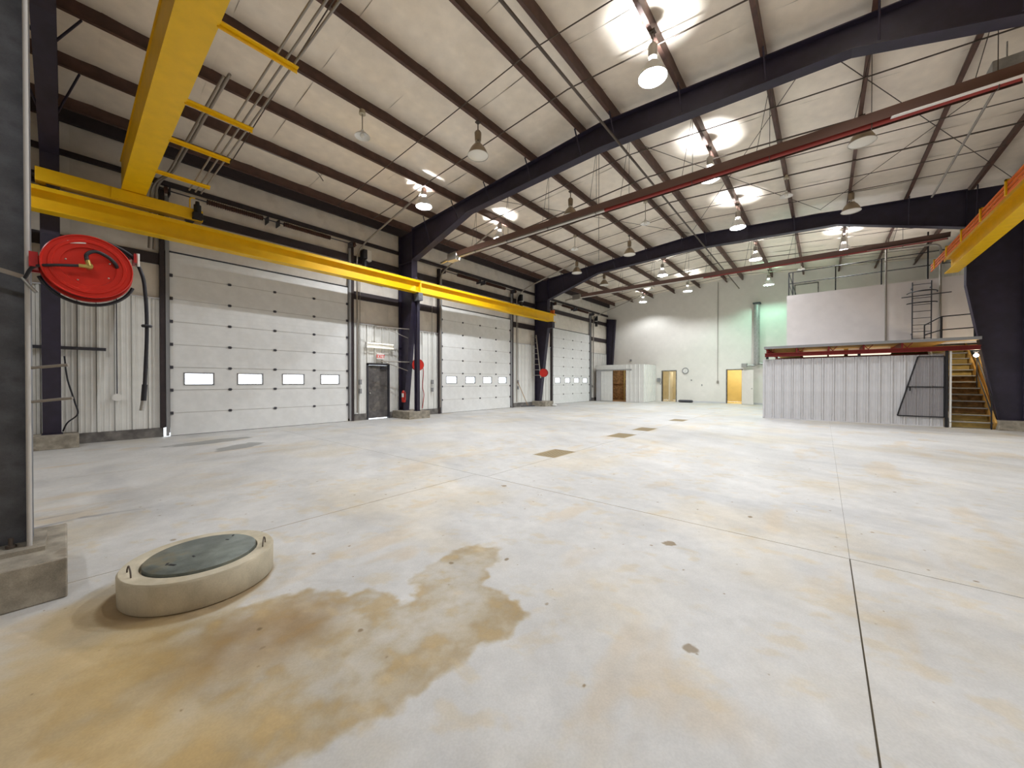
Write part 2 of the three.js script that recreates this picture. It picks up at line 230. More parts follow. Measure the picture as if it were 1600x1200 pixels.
// ================================================================ ROOF
{
  const c = thing('ceiling', 'white vinyl faced insulation blankets sagging between roof purlins', 'ceiling', null, 'structure');
  part(c, 'roof_deck', [prism([[XL - 0.3, deckY(XL - 0.3)], [RIDGE, deckY(RIDGE)], [XR + 0.3, deckY(XR + 0.3)], [XR + 0.3, deckY(XR + 0.3) + 0.2], [RIDGE, deckY(RIDGE) + 0.2], [XL - 0.3, deckY(XL - 0.3) + 0.2]], ZF - 0.3, ZB + 0.3)], M.roof);
  const lines = [XL - 0.02, ...PUR, XR + 0.02], r = rng(5);
  const blanket = (x0, x1, z0, z1, nz, sag) => { const g = new THREE.PlaneGeometry(1, 1, 6, nz), p = g.attributes.position; for (let i = 0; i < p.count; i++) { const u = p.getX(i) + 0.5, v = p.getY(i) + 0.5; const x = x0 + (x1 - x0) * u, z = z0 + (z1 - z0) * v; const pill = Math.pow(Math.max(0, 4 * u * (1 - u)), 0.7), pz = Math.min(1, 10 * Math.min(v, 1 - v)); p.setXYZ(i, x, deckY(x) - 0.012 - sag * pill - 0.012 * pz - 0.004 * Math.sin(v * 9 + x * 5), z); } g.computeVertexNormals(); return g; };
  for (let i = 0; i < lines.length - 1; i++) { const n = 19, za = ZF, zb = 1.1; for (let k = 0; k < n; k++) part(c, 'insulation_panel', blanket(lines[i], lines[i + 1], za + (zb - za) * k / n, za + (zb - za) * (k + 1) / n, 6, 0.012 + 0.025 * r()), M.vinyl); part(c, 'insulation_panel', blanket(lines[i], lines[i + 1], zb, ZB, 20, 0.03), M.vinyl); }
  // purlins: zed sections running the length of the hall
  const count = { L: 0, R: 0 };
  const ordL = PUR.filter(x => x < RIDGE).reverse(), ordR = PUR.filter(x => x > RIDGE), nth = ['first', 'second', 'third', 'fourth', 'fifth', 'sixth'];
  for (const [arr, s, side] of [[ordL, 1, 'overhead door'], [ordR, -1, 'mezzanine']]) arr.forEach((x, k) => {
    const y = deckY(x) - 0.002, b = y - purlinDepth;
    single('roof_purlin', [bx(x - 0.004, x + 0.004, b, y, ZF + 0.02, ZB - 0.02), bx(x, x + 0.075 * s, b, b + 0.006, ZF + 0.02, ZB - 0.02), bx(x, x - 0.07 * s, y - 0.006, y - 0.001, ZF + 0.02, ZB - 0.02), bx(x + 0.071 * s, x + 0.075 * s, b, b + 0.022, ZF + 0.02, ZB - 0.02)], M.purlin, `dark brown steel roof purlin, ${nth[k]} from the ridge on the ${side} side`, 'purlin', 'roof purlins');
  });
  for (const [x, s, w] of [[XL + 0.06, 1, 'above the overhead doors'], [XR - 0.06, -1, 'on the mezzanine side']]) single('eave_strut', [bx(x, x + 0.1 * s, deckY(x) - 0.34, deckY(x) - 0.06, ZF + 0.02, ZB - 0.02)], M.girt, `dark steel eave strut along the wall top ${w}`, 'beam');
}

// ================================================================ STEEL FRAMES
function plateFlange(pts, zc, w, t) { const gs = []; for (let i = 0; i < pts.length - 1; i++) gs.push(flat([pts[i][0], pts[i][1], zc], [pts[i + 1][0], pts[i + 1][1], zc], w, t)); return gs; }
const topY = x => deckY(x) - purlinDepth - 0.014;
const colL = { out: -13.24, poly: [[-13.24, 0.3], [-12.93, 0.3], [-12.36, 4.5], [-12.36, 6.2], [-12.36, topY(-12.36)], [-13.24, topY(-13.24)]] };
const colR = { out: 4.5, poly: [[4.5, 0.3], [4.03, 0.3], [3.4, 4.45], [3.4, 6.26], [3.4, topY(3.4)], [4.5, topY(4.5)]] };
function column(parent, c, z, w = 0.26) {
  const p = c.poly; const m = part(parent, 'column', [prism(p, z - 0.008, z + 0.008), ...plateFlange([p[1], p[2], p[3]], z, w, 0.022), ...plateFlange([p[0], p[5]], z, w, 0.022), bx(Math.max(-13.255, Math.min(p[0][0], p[1][0]) - 0.06), Math.min(4.52, Math.max(p[0][0], p[1][0]) + 0.06), 0.29, 0.305, z - w / 2 - 0.02, z + w / 2 + 0.02)], M.frameSteel);
  return m;
}
function rafter(parent, z, w = 0.26) {
  const bot = [[-12.36, 6.2], [-9.2, 7.17], [RIDGE, 7.38], [0.35, 7.17], [3.4, 6.26]];
  const t = x => topY(x);
  for (const [a, b] of [[bot.slice(0, 3), [[RIDGE, t(RIDGE)], [-12.36, t(-12.36)]]], [bot.slice(2), [[3.4, t(3.4)], [RIDGE, t(RIDGE)]]]]) part(parent, 'rafter', [prism([...a, ...b], z - 0.008, z + 0.008), ...plateFlange(a, z, w, 0.022), ...plateFlange(b, z, w, 0.022)], M.frameSteel);
  for (const x of PUR) { const yb = x < -9.2 ? 6.2 + (x + 12.36) * 0.97 / 3.16 : x < 0.35 ? 7.38 - Math.abs(x - RIDGE) * 0.0438 : 7.17 - (x - 0.35) * 0.298; if (x < -12.4) continue; part(parent, 'flange_brace', [bar([x, topY(x) - 0.0, z + 0.4], [x + 0.02, yb + 0.03, z + 0.12], 0.018, 6), bar([x, topY(x), z - 0.4], [x + 0.02, yb + 0.03, z - 0.12], 0.018, 6)], M.frameSteel); }
}
{
  const names = ['steel frame behind the hose reel, with a centre post', 'tapered dark steel frame beside the grey exit door', 'tapered dark steel frame beside the mezzanine stairs'];
  FRAMES.forEach((z, k) => {
    const t = thing('steel_portal', names[k], 'frame');
    column(t, colL, z); rafter(t, z); column(t, colR, z);
    part(t, 'stiffener', [bx(colL.out, -12.37, 6.17, 6.2, z - 0.12, z + 0.12), bx(-12.37, -12.35, 6.2, topY(-12.36), z - 0.12, z + 0.12)], M.frameSteel);
    part(t, 'stiffener', [bx(3.41, colR.out, 6.24, 6.27, z - 0.12, z + 0.12), bx(3.39, 3.41, 6.26, topY(3.4), z - 0.12, z + 0.12)], M.frameSteel);
    settle(t);
  });
  // centre post of the first frame: wide flange section beside the camera
  const t = thing('steel_post', 'grey wide flange steel post on a concrete footing carrying the red hose reel', 'post');
  part(t, 'web', bx(-4.406, -4.394, 0.3, 7.36, 0.18, 0.44), M.columnGrey);
  part(t, 'flange', bx(-4.53, -4.27, 0.3, 7.36, 0.16, 0.18), M.columnGrey); part(t, 'flange', bx(-4.53, -4.27, 0.3, 7.36, 0.44, 0.46), M.columnGrey);
  part(t, 'base_plate', bx(-4.62, -4.18, 0.27, 0.3, 0.1, 0.52), M.concrete);
  for (const [x, z] of [[-4.29, 0.25], [-4.29, 0.37], [-4.5, 0.25]]) part(t, 'anchor_bolt', [bar([x, 0.29, z], [x, 0.37, z], 0.012, 8), new THREE.CylinderGeometry(0.024, 0.024, 0.02, 6).translate(x, 0.312, z)], M.rod);
  settle(t);
  single('conduit', bar([-4.258, 0.3, 0.17], [-4.258, 7.3, 0.17], 0.0125, 10), M.conduitPale, 'white conduit strapped up the edge of the grey post with the hose reel', 'conduit');
  single('concrete_pier', rbx(-4.85, -3.9, 0, 0.27, 0.0, 0.9, 0.012), M.concrete, 'rough concrete footing block under the grey centre post', 'footing');
  single('concrete_pier', rbx(-13.255, -12.55, 0, 0.29, -0.18, 0.58, 0.012), M.concrete, 'small concrete footing under the dark column behind the hose reel', 'footing');
  single('concrete_pier', rbx(-13.255, -12.1, 0, 0.29, -9.35, -8.38, 0.012), M.concrete, 'concrete footing under the column next to the grey exit door', 'footing');
  single('concrete_pier', rbx(-13.255, -12.3, 0, 0.29, -18.55, -17.7, 0.012), M.concrete, 'concrete footing under the column with the ladder and small red reel', 'footing');
  single('concrete_pier', rbx(3.98, 4.53, 0, 0.29, -18.5, -17.7, 0.012), M.concrete, 'concrete footing under the column beside the mezzanine stairs', 'footing');
  single('concrete_pier', rbx(3.9, 4.53, 0, 0.29, -9.2, -8.4, 0.012), M.concrete, 'concrete footing on the mezzanine side behind the frame edge', 'footing');
  single('concrete_pier', rbx(3.9, 4.53, 0, 0.29, -0.2, 0.6, 0.012), M.concrete, 'concrete footing opposite the hose reel post', 'footing');
  // corner column above the white shed
  const c = thing('steel_column', 'dark tapered corner column rising behind the white shed', 'column');
  const p = [[-13.24, 0.02], [-12.98, 0.02], [-12.56, 6.3], [-13.24, 6.4]];
  part(c, 'web', prism(p, -27.72, -27.7), M.frameSteel); part(c, 'flange', plateFlange([p[1], p[2]], -27.71, 0.24, 0.02), M.frameSteel); part(c, 'flange', plateFlange([p[0], p[3]], -27.71, 0.24, 0.02), M.frameSteel);
  settle(c);
  // crane post and runway bracket
  const q = thing('crane_post', 'slim dark vertical post under the yellow runway beside the exit door', 'post');
part(q, 'shaft', [bx(-12.4, -12.385, 0.3, 4.6, -8.94, -8.82), bx(-12.4, -12.2, 0.3, 4.6, -8.888, -8.872), bx(-12.215, -12.2, 0.3, 4.6, -8.94, -8.82)], M.frameSteel);
  part(q, 'base_plate', bx(-12.42, -12.18, 0.29, 0.302, -8.98, -8.78), M.frameSteel);
  part(q, 'cap', bx(-12.38, -12.02, 4.6, 4.898, -8.95, -8.76), M.columnGrey); settle(q);
  const b = thing('runway_bracket', 'dark steel bracket under the end of the yellow runway beam', 'bracket');
  part(b, 'plate', bx(-12.35, -12.0, 4.55, 4.898, -18.22, -17.98), M.frameSteel); settle(b);
}

// ================================================================ LEFT WALL WITH OVERHEAD DOORS
const OH = [[-6.58, -1.77], [-15.74, -10.91], [-24.8, -19.92]], MAN = [-8.27, -7.32];
const wallTop = 7.62;
// ribbed metal liner panel: u along +x, ribs toward +z
function ribGeo(w, h) { const d = 0.012, r = 0.034; w -= 0.007; const prof = [[0, 0], [0, d], [0.012, d + r], [0.05, d + r], [0.066, d], [w * 0.36, d], [w * 0.36 + 0.008, d + 0.006], [w * 0.36 + 0.03, d + 0.006], [w * 0.36 + 0.038, d], [w * 0.68, d], [w * 0.68 + 0.008, d + 0.006], [w * 0.68 + 0.03, d + 0.006], [w * 0.68 + 0.038, d], [w, d], [w, 0]]; const s = new THREE.Shape(prof.map(p => new THREE.Vector2(p[0], -p[1]))); return new THREE.ExtrudeGeometry(s, { depth: h, bevelEnabled: false }).rotateX(-Math.PI / 2); }
{
  const w = thing('wall_left', 'long side wall with ribbed metal liner, white insulation and overhead doors', 'wall', null, 'structure');
  const op = [[OH[0][0] - 0.1, OH[0][1] + 0.12, 4.88], [MAN[0], MAN[1], 2.13], [OH[1][0] - 0.1, OH[1][1] + 0.1, 4.88], [OH[2][0] - 0.08, OH[2][1] + 0.1, 4.88]].sort((a, b) => b[1] - a[1]);
  const sheet = []; let z = ZB; for (const [a, b, h] of op) { sheet.push(bx(XL - 0.14, XL - 0.08, -0.1, wallTop, b, z)); sheet.push(bx(XL - 0.14, XL - 0.08, h, wallTop, a, b)); z = a; } sheet.push(bx(XL - 0.14, XL - 0.08, -0.1, wallTop, ZF - 0.15, z)); sheet.push(bx(XL - 0.14, XL - 0.08, wallTop, 8.1, ZF - 0.15, ZB));
  part(w, 'outer_sheet', sheet, M.roof);
  // concrete kerb, liner panels and insulation between the openings
  const segs = []; z = ZB; for (const [a, b] of op) { segs.push([b, z]); z = a; } segs.push([ZF, z]);
  for (const [a, b] of segs) {
    if (b - a < 0.05) continue;
    part(w, 'kerb', bx(XL - 0.08, XL + 0.03, 0, 0.235, a + 0.02, b - 0.02), M.kerb, 'dark concrete kerb');
    const n = Math.max(1, Math.round((Math.min(b, 2.2) - a) / 0.305)), wdt = (Math.min(b, 2.2) - a) / n; const g = shared('rib' + wdt.toFixed(3), () => ribGeo(wdt, 3.36));
    for (let i = 0; i < n; i++) inst(w, 'liner_panel', g, M.liner, XL - 0.035, 0.24, a + (i + 1) * wdt, Math.PI / 2);
    if (b > 2.3) part(w, 'liner_panel', bx(XL - 0.05, XL, 0.24, 3.6, 2.2, b), M.liner);
    part(w, 'cap_trim', bx(XL - 0.04, XL + 0.026, 3.6, 3.625, a, b), M.linerGrey);
  }
  const ins = (a, b, y0, y1) => { const n = Math.max(1, Math.round((b - a) / 1.5)); for (let i = 0; i < n; i++) { const z0 = a + (b - a) * i / n, z1 = a + (b - a) * (i + 1) / n; const g = new THREE.PlaneGeometry(z1 - z0, y1 - y0, 6, 6).rotateY(Math.PI / 2), p = g.attributes.position; for (let k = 0; k < p.count; k++) { const v = p.getZ(k) / (z1 - z0) + 0.5, u = p.getY(k) / (y1 - y0) + 0.5; p.setX(k, 0.035 * Math.pow(Math.max(0, 16 * u * v * (1 - u) * (1 - v)), 0.45)); } g.computeVertexNormals(); part(w, 'insulation_panel', g.translate(XL - 0.06, (y0 + y1) / 2, (z0 + z1) / 2), M.vinylWall); } };
  for (const [a, b] of segs) { if (b > 3) { ins(a, 2.2, 3.63, 4.6); ins(2.2, b, 3.63, 4.6); } else ins(a, b, 3.63, 4.6); }
  for (const [a, b, h] of op) if (h < 3) { const g = shared('ribD', () => ribGeo(0.3167, 1.44)); for (let i = 0; i < 3; i++) inst(w, 'liner_panel', g, M.liner, XL - 0.035, 2.16, a + (i + 1) * 0.3167, Math.PI / 2); part(w, 'cap_trim', bx(XL - 0.04, XL + 0.026, 3.6, 3.625, a, b), M.linerGrey); ins(a, b, 3.63, 4.6); }
  { const zz = [ZB, ...op.filter(o => o[2] > 3).flatMap(o => [o[1], o[0]]), ZF]; for (let i = 0; i < zz.length - 1; i += 2) ins(zz[i + 1], zz[i], 4.75, 5.85); for (let i = 1; i < zz.length - 1; i += 2) ins(zz[i + 1], zz[i], 4.93, 5.85); for (let i = 0; i < zz.length - 1; i++) { ins(zz[i + 1], zz[i], 6.08, 6.62); ins(zz[i + 1], zz[i], 6.7, 7.45); } }
  // dark girts
  const gz = [ZB, ...op.filter(o => o[2] > 3).flatMap(o => [o[1], o[0]]), ZF];
  for (let i = 0; i < gz.length - 1; i += 2) part(w, 'girt', bx(XL - 0.06, XL + 0.025, 4.5, 4.78, gz[i + 1], gz[i]), M.girt);
  part(w, 'girt', [bx(XL - 0.06, XL + 0.028, 5.84, 6.08, ZF, ZB)], M.girt); part(w, 'girt', [bx(XL - 0.06, XL + 0.028, 6.6, 6.72, ZF, ZB)], M.girt);
}
// sectional overhead doors
function overheadDoor(n, z0, z1, label, proto) {
  const t = thing('door_' + n, label, 'overhead door', null, 'structure'); const L = z1 - z0, H = 4.87, h = H / 8, zc = (z0 + z1) / 2;
  const wins = [0.125, 0.375, 0.623, 0.868].map(f => z1 - f * L);
  for (let k = 0; k < 8; k++) {
    const y0 = k * h, y1 = (k + 1) * h, xa = XL - 0.04, xb = XL + 0.01; let s;
    const strip = (a, b, c, d) => joinG([bx(xa, xb - 0.008, a, b, c, d), bx(xb - 0.01, xb, a === y0 ? a + 0.011 : a, b === y1 ? b - 0.011 : b, c, d)]);
    const ribs = []; if (k !== 2) for (let i = 1; i < 5; i++) ribs.push(bx(xb - 0.002, xb + 0.003, y0 + (y1 - y0) * i / 5 - 0.012, y0 + (y1 - y0) * i / 5 + 0.012, z0 + 0.03, z1 - 0.03));
    if (k !== 2) s = part(t, 'section', [strip(y0, y1, z0, z1), ...ribs], M.doorPanel);
    else {
      const wy0 = 1.37, wy1 = 1.67, gs = [strip(y0, wy0, z0, z1), strip(wy1, y1, z0, z1)]; let e = z0; for (const c of [...wins].sort((a, b) => a - b)) { gs.push(strip(wy0, wy1, e, c - 0.31)); e = c + 0.31; } gs.push(strip(wy0, wy1, e, z1));
      s = part(t, 'section', gs, M.doorPanel, 'door section holding four small windows');
      for (const c of wins) { part(s, 'window_frame', [bx(xa - 0.005, xb + 0.012, wy0 - 0.025, wy0 + 0.008, c - 0.335, c + 0.335), bx(xa - 0.005, xb + 0.012, wy1 - 0.008, wy1 + 0.025, c - 0.335, c + 0.335), bx(xa - 0.005, xb + 0.012, wy0, wy1, c - 0.335, c - 0.302), bx(xa - 0.005, xb + 0.012, wy0, wy1, c + 0.302, c + 0.335)], M.grey); part(s, 'pane', bx(xa + 0.02, xa + 0.026, wy0, wy1, c - 0.305, c + 0.305), M.glass); }
    }
    if (k) { part(t, 'joint_seal', bx(XL - 0.002, XL + 0.004, k * h - 0.008, k * h + 0.008, z0 + 0.01, z1 - 0.01), M.seal); for (const f of [0.27, 0.512, 0.757]) part(t, 'hinge', [bx(XL + 0.01, XL + 0.022, k * h - 0.035, k * h + 0.035, z1 - f * L - 0.035, z1 - f * L + 0.035), bar([XL + 0.025, k * h, z1 - f * L - 0.05], [XL + 0.025, k * h, z1 - f * L + 0.05], 0.012, 6)], M.steelDk); for (const zz of [z0 + 0.02, z1 - 0.02]) part(t, 'roller', [bx(XL + 0.01, XL + 0.04, k * h - 0.04, k * h + 0.04, zz - 0.04, zz + 0.04)], M.steelDk); }
  }
  part(t, 'bottom_seal', bx(XL - 0.035, XL + 0.005, 0.0, 0.012, z0, z1), M.black);
  part(t, 'header_seal', bx(XL - 0.04, XL + 0.03, 4.875, 4.9, z0 - 0.05, z1 + 0.05), M.black);
  for (const [zz, s] of [[z0, -1], [z1, 1]]) {
    part(t, 'track', [bx(XL + 0.0, XL + 0.07, 0.1, 6.3, zz + s * 0.012, zz + s * 0.035), bx(XL + 0.06, XL + 0.09, 0.02, 6.3, zz + s * 0.03, zz + s * 0.09)], M.grey);
    part(t, 'weather_strip', bx(XL - 0.078, XL - 0.042, n === 1 && s > 0 ? 0.24 : 0.0, 4.9, zz - s * 0.04, zz + s * 0.2), M.black);
    part(t, 'jamb', bx(XL - 0.06, XL + 0.08, n === 1 && s > 0 ? 0.24 : 0.0, 6.5, zz + s * 0.1, zz + s * 0.2), M.girt);
  }
  // torsion shaft and springs over the door
  part(t, 'shaft', bar([XL + 0.28, 6.38, z0 - 0.2], [XL + 0.28, 6.38, z1 + 0.2], 0.018, 8), M.steelDk);
  for (const [a, b] of [[z1 - 0.75, zc + 0.35], [zc - 0.25, z0 + 0.75]]) { const gs = [bar([XL + 0.28, 6.38, a], [XL + 0.28, 6.38, b], 0.052, 10)]; const N = 26; for (let i = 0; i <= N; i++) gs.push(new THREE.TorusGeometry(0.062, 0.013, 4, 10).translate(XL + 0.28, 6.38, a + (b - a) * i / N)); part(t, 'torsion_spring', gs, M.spring, 'dark brown torsion spring'); }
  for (const zz of [z1 + 0.02, zc + 0.2, zc - 0.1, z0 - 0.02]) part(t, 'bearing_plate', bx(XL + 0.02, XL + 0.34, 6.28, 6.48, zz - 0.01, zz + 0.01), M.steelDk);
  for (const zz of [z1 + 0.1, z0 - 0.1]) part(t, 'cable_drum', new THREE.CylinderGeometry(0.085, 0.085, 0.07, 16).rotateX(Math.PI / 2).translate(XL + 0.28, 6.38, zz), M.spring);
  return t;
}
settle(overheadDoor(1, OH[0][0], OH[0][1], 'white sectional overhead door between the red hose reel and the grey exit door'));
settle(overheadDoor(2, OH[1][0], OH[1][1], 'white sectional overhead door between the exit door bay and the ladder column'));
settle(overheadDoor(3, OH[2][0], OH[2][1], 'white sectional overhead door next to the small white shed'));

// man door
{
  const t = thing('door_4', 'scuffed dark grey steel exit door with closer under a fluorescent light', 'door', null, 'structure'); const [a, b] = MAN;
  part(t, 'door_frame', [bx(XL - 0.1, XL + 0.04, 0, 2.13, a, a + 0.05), bx(XL - 0.1, XL + 0.04, 0, 2.13, b - 0.05, b), bx(XL - 0.1, XL + 0.04, 2.08, 2.13, a, b)], M.steelDk);
  part(t, 'door_leaf', rbx(XL - 0.09, XL - 0.045, 0.035, 2.075, a + 0.055, b - 0.055, 0.006), M.doorDark);
  part(t, 'door_knob', [bar([XL - 0.05, 1.0, b - 0.12], [XL + 0.0, 1.0, b - 0.12], 0.014), new THREE.SphereGeometry(0.032, 12, 8).translate(XL + 0.015, 1.0, b - 0.12)], M.alu);
  part(t, 'door_closer', [bx(XL - 0.045, XL + 0.01, 1.93, 1.99, a + 0.1, a + 0.36), flat([XL + 0.0, 2.0, a + 0.25], [XL + 0.18, 2.05, a + 0.5], 0.025, 0.01, [0, 1, 0])], M.steelDk);
  settle(t);
  const f = thing('fluorescent_light', 'twin tube fluorescent light lit above the grey exit door', 'light');
  part(f, 'housing', rbx(XL + 0.05, XL + 0.13, 2.78, 2.86, -8.38, -7.22, 0.01), M.white);
  for (const y of [2.75, 2.9]) part(f, 'tube', bar([XL + 0.16, y, -8.36], [XL + 0.16, y, -7.24], 0.02, 12), M.tubeGlow);
  for (const z of [-8.37, -7.23]) part(f, 'end_cap', rbx(XL + 0.05, XL + 0.19, 2.71, 2.94, z - 0.015, z + 0.015, 0.006), M.white);
  const l = new THREE.RectAreaLight(new THREE.Color().setRGB(1, 0.92, 0.74), 8, 1.1, 0.2); l.position.set(XL + 0.2, 2.82, -7.8); l.lookAt(XL + 3, 2.6, -7.8); f.add(l); settle(f);
  const e = thing('exit_sign', 'small white exit sign with red letters over the grey door', 'sign');
  part(e, 'sign_box', rbx(XL + 0.05, XL + 0.11, 2.3, 2.54, -7.99, -7.67, 0.01), M.exitWhite);
  const font = await new FontLoader().loadAsync('fonts/droid/droid_sans_bold.typeface.json');
  const tg = new TextGeometry('EXIT', { font, size: 0.125, depth: 0.004, curveSegments: 4 }); tg.computeBoundingBox(); tg.translate(-(tg.boundingBox.max.x) / 2, -0.0625, 0).rotateY(Math.PI / 2).translate(XL + 0.11, 2.42, -7.83);
  part(e, 'lettering', tg, M.exitRed); settle(e);
}

// ================================================================ FAR WALL AND ROOMS
{
  const w = thing('wall_far', 'tall off-white plaster end wall with two doorways', 'wall', null, 'structure');
  const A = [-9.03, -8.09, 2.19], B = [-4.88, -4.05, 2.19];
  part(w, 'plaster', [bx(XL - 0.14, A[0], -0.1, 8.4, ZF - 0.14, ZF), bx(A[0], A[1], A[2], 8.4, ZF - 0.14, ZF), bx(A[1], B[0], -0.1, 8.4, ZF - 0.14, ZF), bx(B[0], B[1], B[2], 8.4, ZF - 0.14, ZF), bx(B[1], XR + 0.15, -0.1, 8.4, ZF - 0.14, ZF)], M.drywall);
  for (const d of [A, B]) part(w, 'door_casing', [bx(d[0] - 0.06, d[0], 0, d[2], ZF - 0.14, ZF + 0.015), bx(d[1], d[1] + 0.06, 0, d[2], ZF - 0.14, ZF + 0.015), bx(d[0] - 0.06, d[1] + 0.06, d[2], d[2] + 0.06, ZF - 0.14, ZF + 0.015)], M.kerb);
  struct('baseboard_far', [bx(A[1] + 0.06, B[0] - 0.06, 0, 0.1, ZF, ZF + 0.012), bx(B[1] + 0.06, -1.9, 0, 0.1, ZF, ZF + 0.012)], M.linerGrey, 'pale grey rubber skirting along the far wall', 'skirting');
  const room = (x0, x1, mat, name, label) => struct(name, [bx(x0, x0 + 0.05, 0, 2.6, ZF - 2.9, ZF - 0.14), bx(x1 - 0.05, x1, 0, 2.6, ZF - 2.9, ZF - 0.14), bx(x0, x1, 0, 2.6, ZF - 2.95, ZF - 2.9), bx(x0, x1, 2.6, 2.65, ZF - 2.95, ZF - 0.14), bx(x0, x1, -0.06, -0.005, ZF - 2.95, ZF - 0.14)], mat, label, 'wall');
  room(-9.9, -7.5, M.hall, 'wall_hallway', 'cream walls of the hallway beyond the doorway left of the clock');
  room(-5.6, -3.4, M.office, 'wall_office', 'yellow lit walls of the room beyond the open white door');
  const leaf1 = thing('door_5', 'cream door standing open inside the doorway beside the clock', 'door', null, 'structure'); part(leaf1, 'door_leaf', rbx(-8.62, -8.58, 0.01, 2.16, ZF - 0.98, ZF - 0.16, 0.004), M.hall); part(leaf1, 'handle', bar([-8.58, 1, ZF - 0.9], [-8.52, 1, ZF - 0.9], 0.02), M.alu); settle(leaf1);
  const leaf2 = thing('door_6', 'white door swung open into the hall beside the yellow lit doorway', 'door', null, 'structure'); part(leaf2, 'door_leaf', rbx(-0.02, 0.02, 0.01, 2.17, 0, 0.84, 0.004), M.drywall); part(leaf2, 'handle', [bar([0, 1.0, 0.76], [0.07, 1.0, 0.76], 0.018), bar([-0.07, 1.0, 0.76], [0, 1.0, 0.76], 0.018)], M.steelDk); leaf2.position.set(-4.03, 0, ZF + 0.02); leaf2.rotation.y = 0.95;
  for (const [x, i, c, lab] of [[-8.1, 7, [1, 0.95, 0.82], 'round ceiling lamp of the hallway behind the far wall'], [-4.6, 9, [1, 0.9, 0.66], 'round ceiling lamp of the yellow room behind the far wall']]) { const t = thing('ceiling_lamp', lab, 'lamp'); part(t, 'base', new THREE.CylinderGeometry(0.13, 0.13, 0.03, 20).translate(x, 2.58, ZF - 1.5), M.white); part(t, 'globe', new THREE.SphereGeometry(0.12, 16, 8, 0, Math.PI * 2, Math.PI / 2, Math.PI / 2).translate(x, 2.565, ZF - 1.5), M.tubeGlow); const l = new THREE.PointLight(new THREE.Color().setRGB(...c), i, 0, 2); l.position.set(x, 2.35, ZF - 1.5); l.castShadow = true; l.shadow.radius = 6; t.add(l); settle(t); }
  // clock, duct, boxes
  const c = thing('wall_clock', 'round grey-rimmed clock on the far wall between two doorways', 'clock'); part(c, 'rim', new THREE.TorusGeometry(0.19, 0.03, 8, 28).translate(-7.45, 2.2, ZF + 0.035), M.grey); part(c, 'face', new THREE.CylinderGeometry(0.185, 0.185, 0.03, 28).rotateX(Math.PI / 2).translate(-7.45, 2.2, ZF + 0.02), M.white); part(c, 'hand', flat([-7.45, 2.2, ZF + 0.04], [-7.38, 2.27, ZF + 0.04], 0.012, 0.004), M.black); part(c, 'hand', flat([-7.45, 2.2, ZF + 0.042], [-7.47, 2.07, ZF + 0.042], 0.01, 0.004), M.black); settle(c);
  const d = thing('air_duct', 'tall silver spiral duct running up the far wall by the mezzanine', 'duct');
  const rings = []; for (let y = 2.6; y < 6.3; y += 0.14) rings.push(new THREE.TorusGeometry(0.165, 0.008, 5, 20).rotateX(Math.PI / 2).translate(-3.22, y, ZF + 0.2));
  part(d, 'pipe', [new THREE.CylinderGeometry(0.162, 0.162, 3.85, 24, 1, true).translate(-3.22, 4.42, ZF + 0.2), ...rings], M.galv); part(d, 'collar', [bx(-3.42, -3.02, 6.28, 6.36, ZF + 0.005, ZF + 0.42)], M.steelDk); part(d, 'elbow', [pipe([[-3.22, 2.7, ZF + 0.2], [-3.22, 2.45, ZF + 0.2], [-3.75, 2.45, ZF + 0.25]], 0.07, 10), pipe([[-3.22, 2.6, ZF + 0.2], [-2.7, 2.5, ZF + 0.2], [-2.6, 2.62, ZF + 0.2]], 0.07, 10)], M.galv); part(d, 'blower', rbx(-4.02, -3.72, 2.33, 2.6, ZF + 0.1, ZF + 0.4, 0.03), M.galv); settle(d);
  single('conduit', [bar([-5.42, 1.45, ZF + 0.032], [-5.42, 8.05, ZF + 0.032], 0.014, 8), rbx(-5.48, -5.36, 1.32, 1.5, ZF + 0.016, ZF + 0.07, 0.005)], M.conduit, 'thin vertical conduit with switch box on the far wall', 'conduit');
  single('wall_switch', rbx(-6.42, -6.36, 1.14, 1.26, ZF, ZF + 0.03, 0.004), M.grey, 'small switch plate low on the far wall right of the clock', 'switch');
  single('wall_switch', rbx(-7.1, -7.02, 1.5, 1.58, ZF, ZF + 0.03, 0.004), M.grey, 'small thermostat on the far wall under the clock', 'switch');
  single('electric_box', [rbx(-9.37, -9.17, 1.42, 1.7, ZF - 0.0, ZF + 0.1, 0.01)], M.grey, 'grey switch box on the far wall beside the white shed', 'box');
  single('fire_hose', [new THREE.TorusGeometry(0.09, 0.012, 6, 16).scale(0.6, 2, 1).translate(-9.12 + 0.3, 1.42, ZF + 0.03)].map(g => g.translate(-0.33, 0, 0)), M.grey, 'looped cord hanging on the wall by the shed', 'cord');
  single('floor_mat', [new THREE.CapsuleGeometry(0.1, 0.75, 4, 12).rotateZ(Math.PI / 2).scale(1, 0.9, 1.5).translate(-7.3, 0.092, ZF + 0.5)], M.steelDk, 'rolled dark rubber mat lying at the foot of the far wall', 'mat');
  single('wall_horn', [rbx(-11.45, -11.33, 3.0, 3.15, ZF, ZF + 0.08, 0.02)], M.grey, 'small horn box on the far wall above the shed', 'alarm');
  struct('wall_right', [bx(XR, XR + 0.1, -0.1, 8.2, ZF - 0.1, ZB + 0.1)], M.vinylWall, 'long wall on the mezzanine side', 'wall');
  struct('wall_back', [bx(XL - 0.14, XR + 0.1, -0.1, 8.5, ZB, ZB + 0.12)], M.vinylWall, 'end wall behind the camera', 'wall');
  struct('yard_ground', [bx(-90, XL - 0.16, -0.5, -0.06, -90, 70)], M.snow, 'snow covered yard outside the overhead doors', 'ground');
}
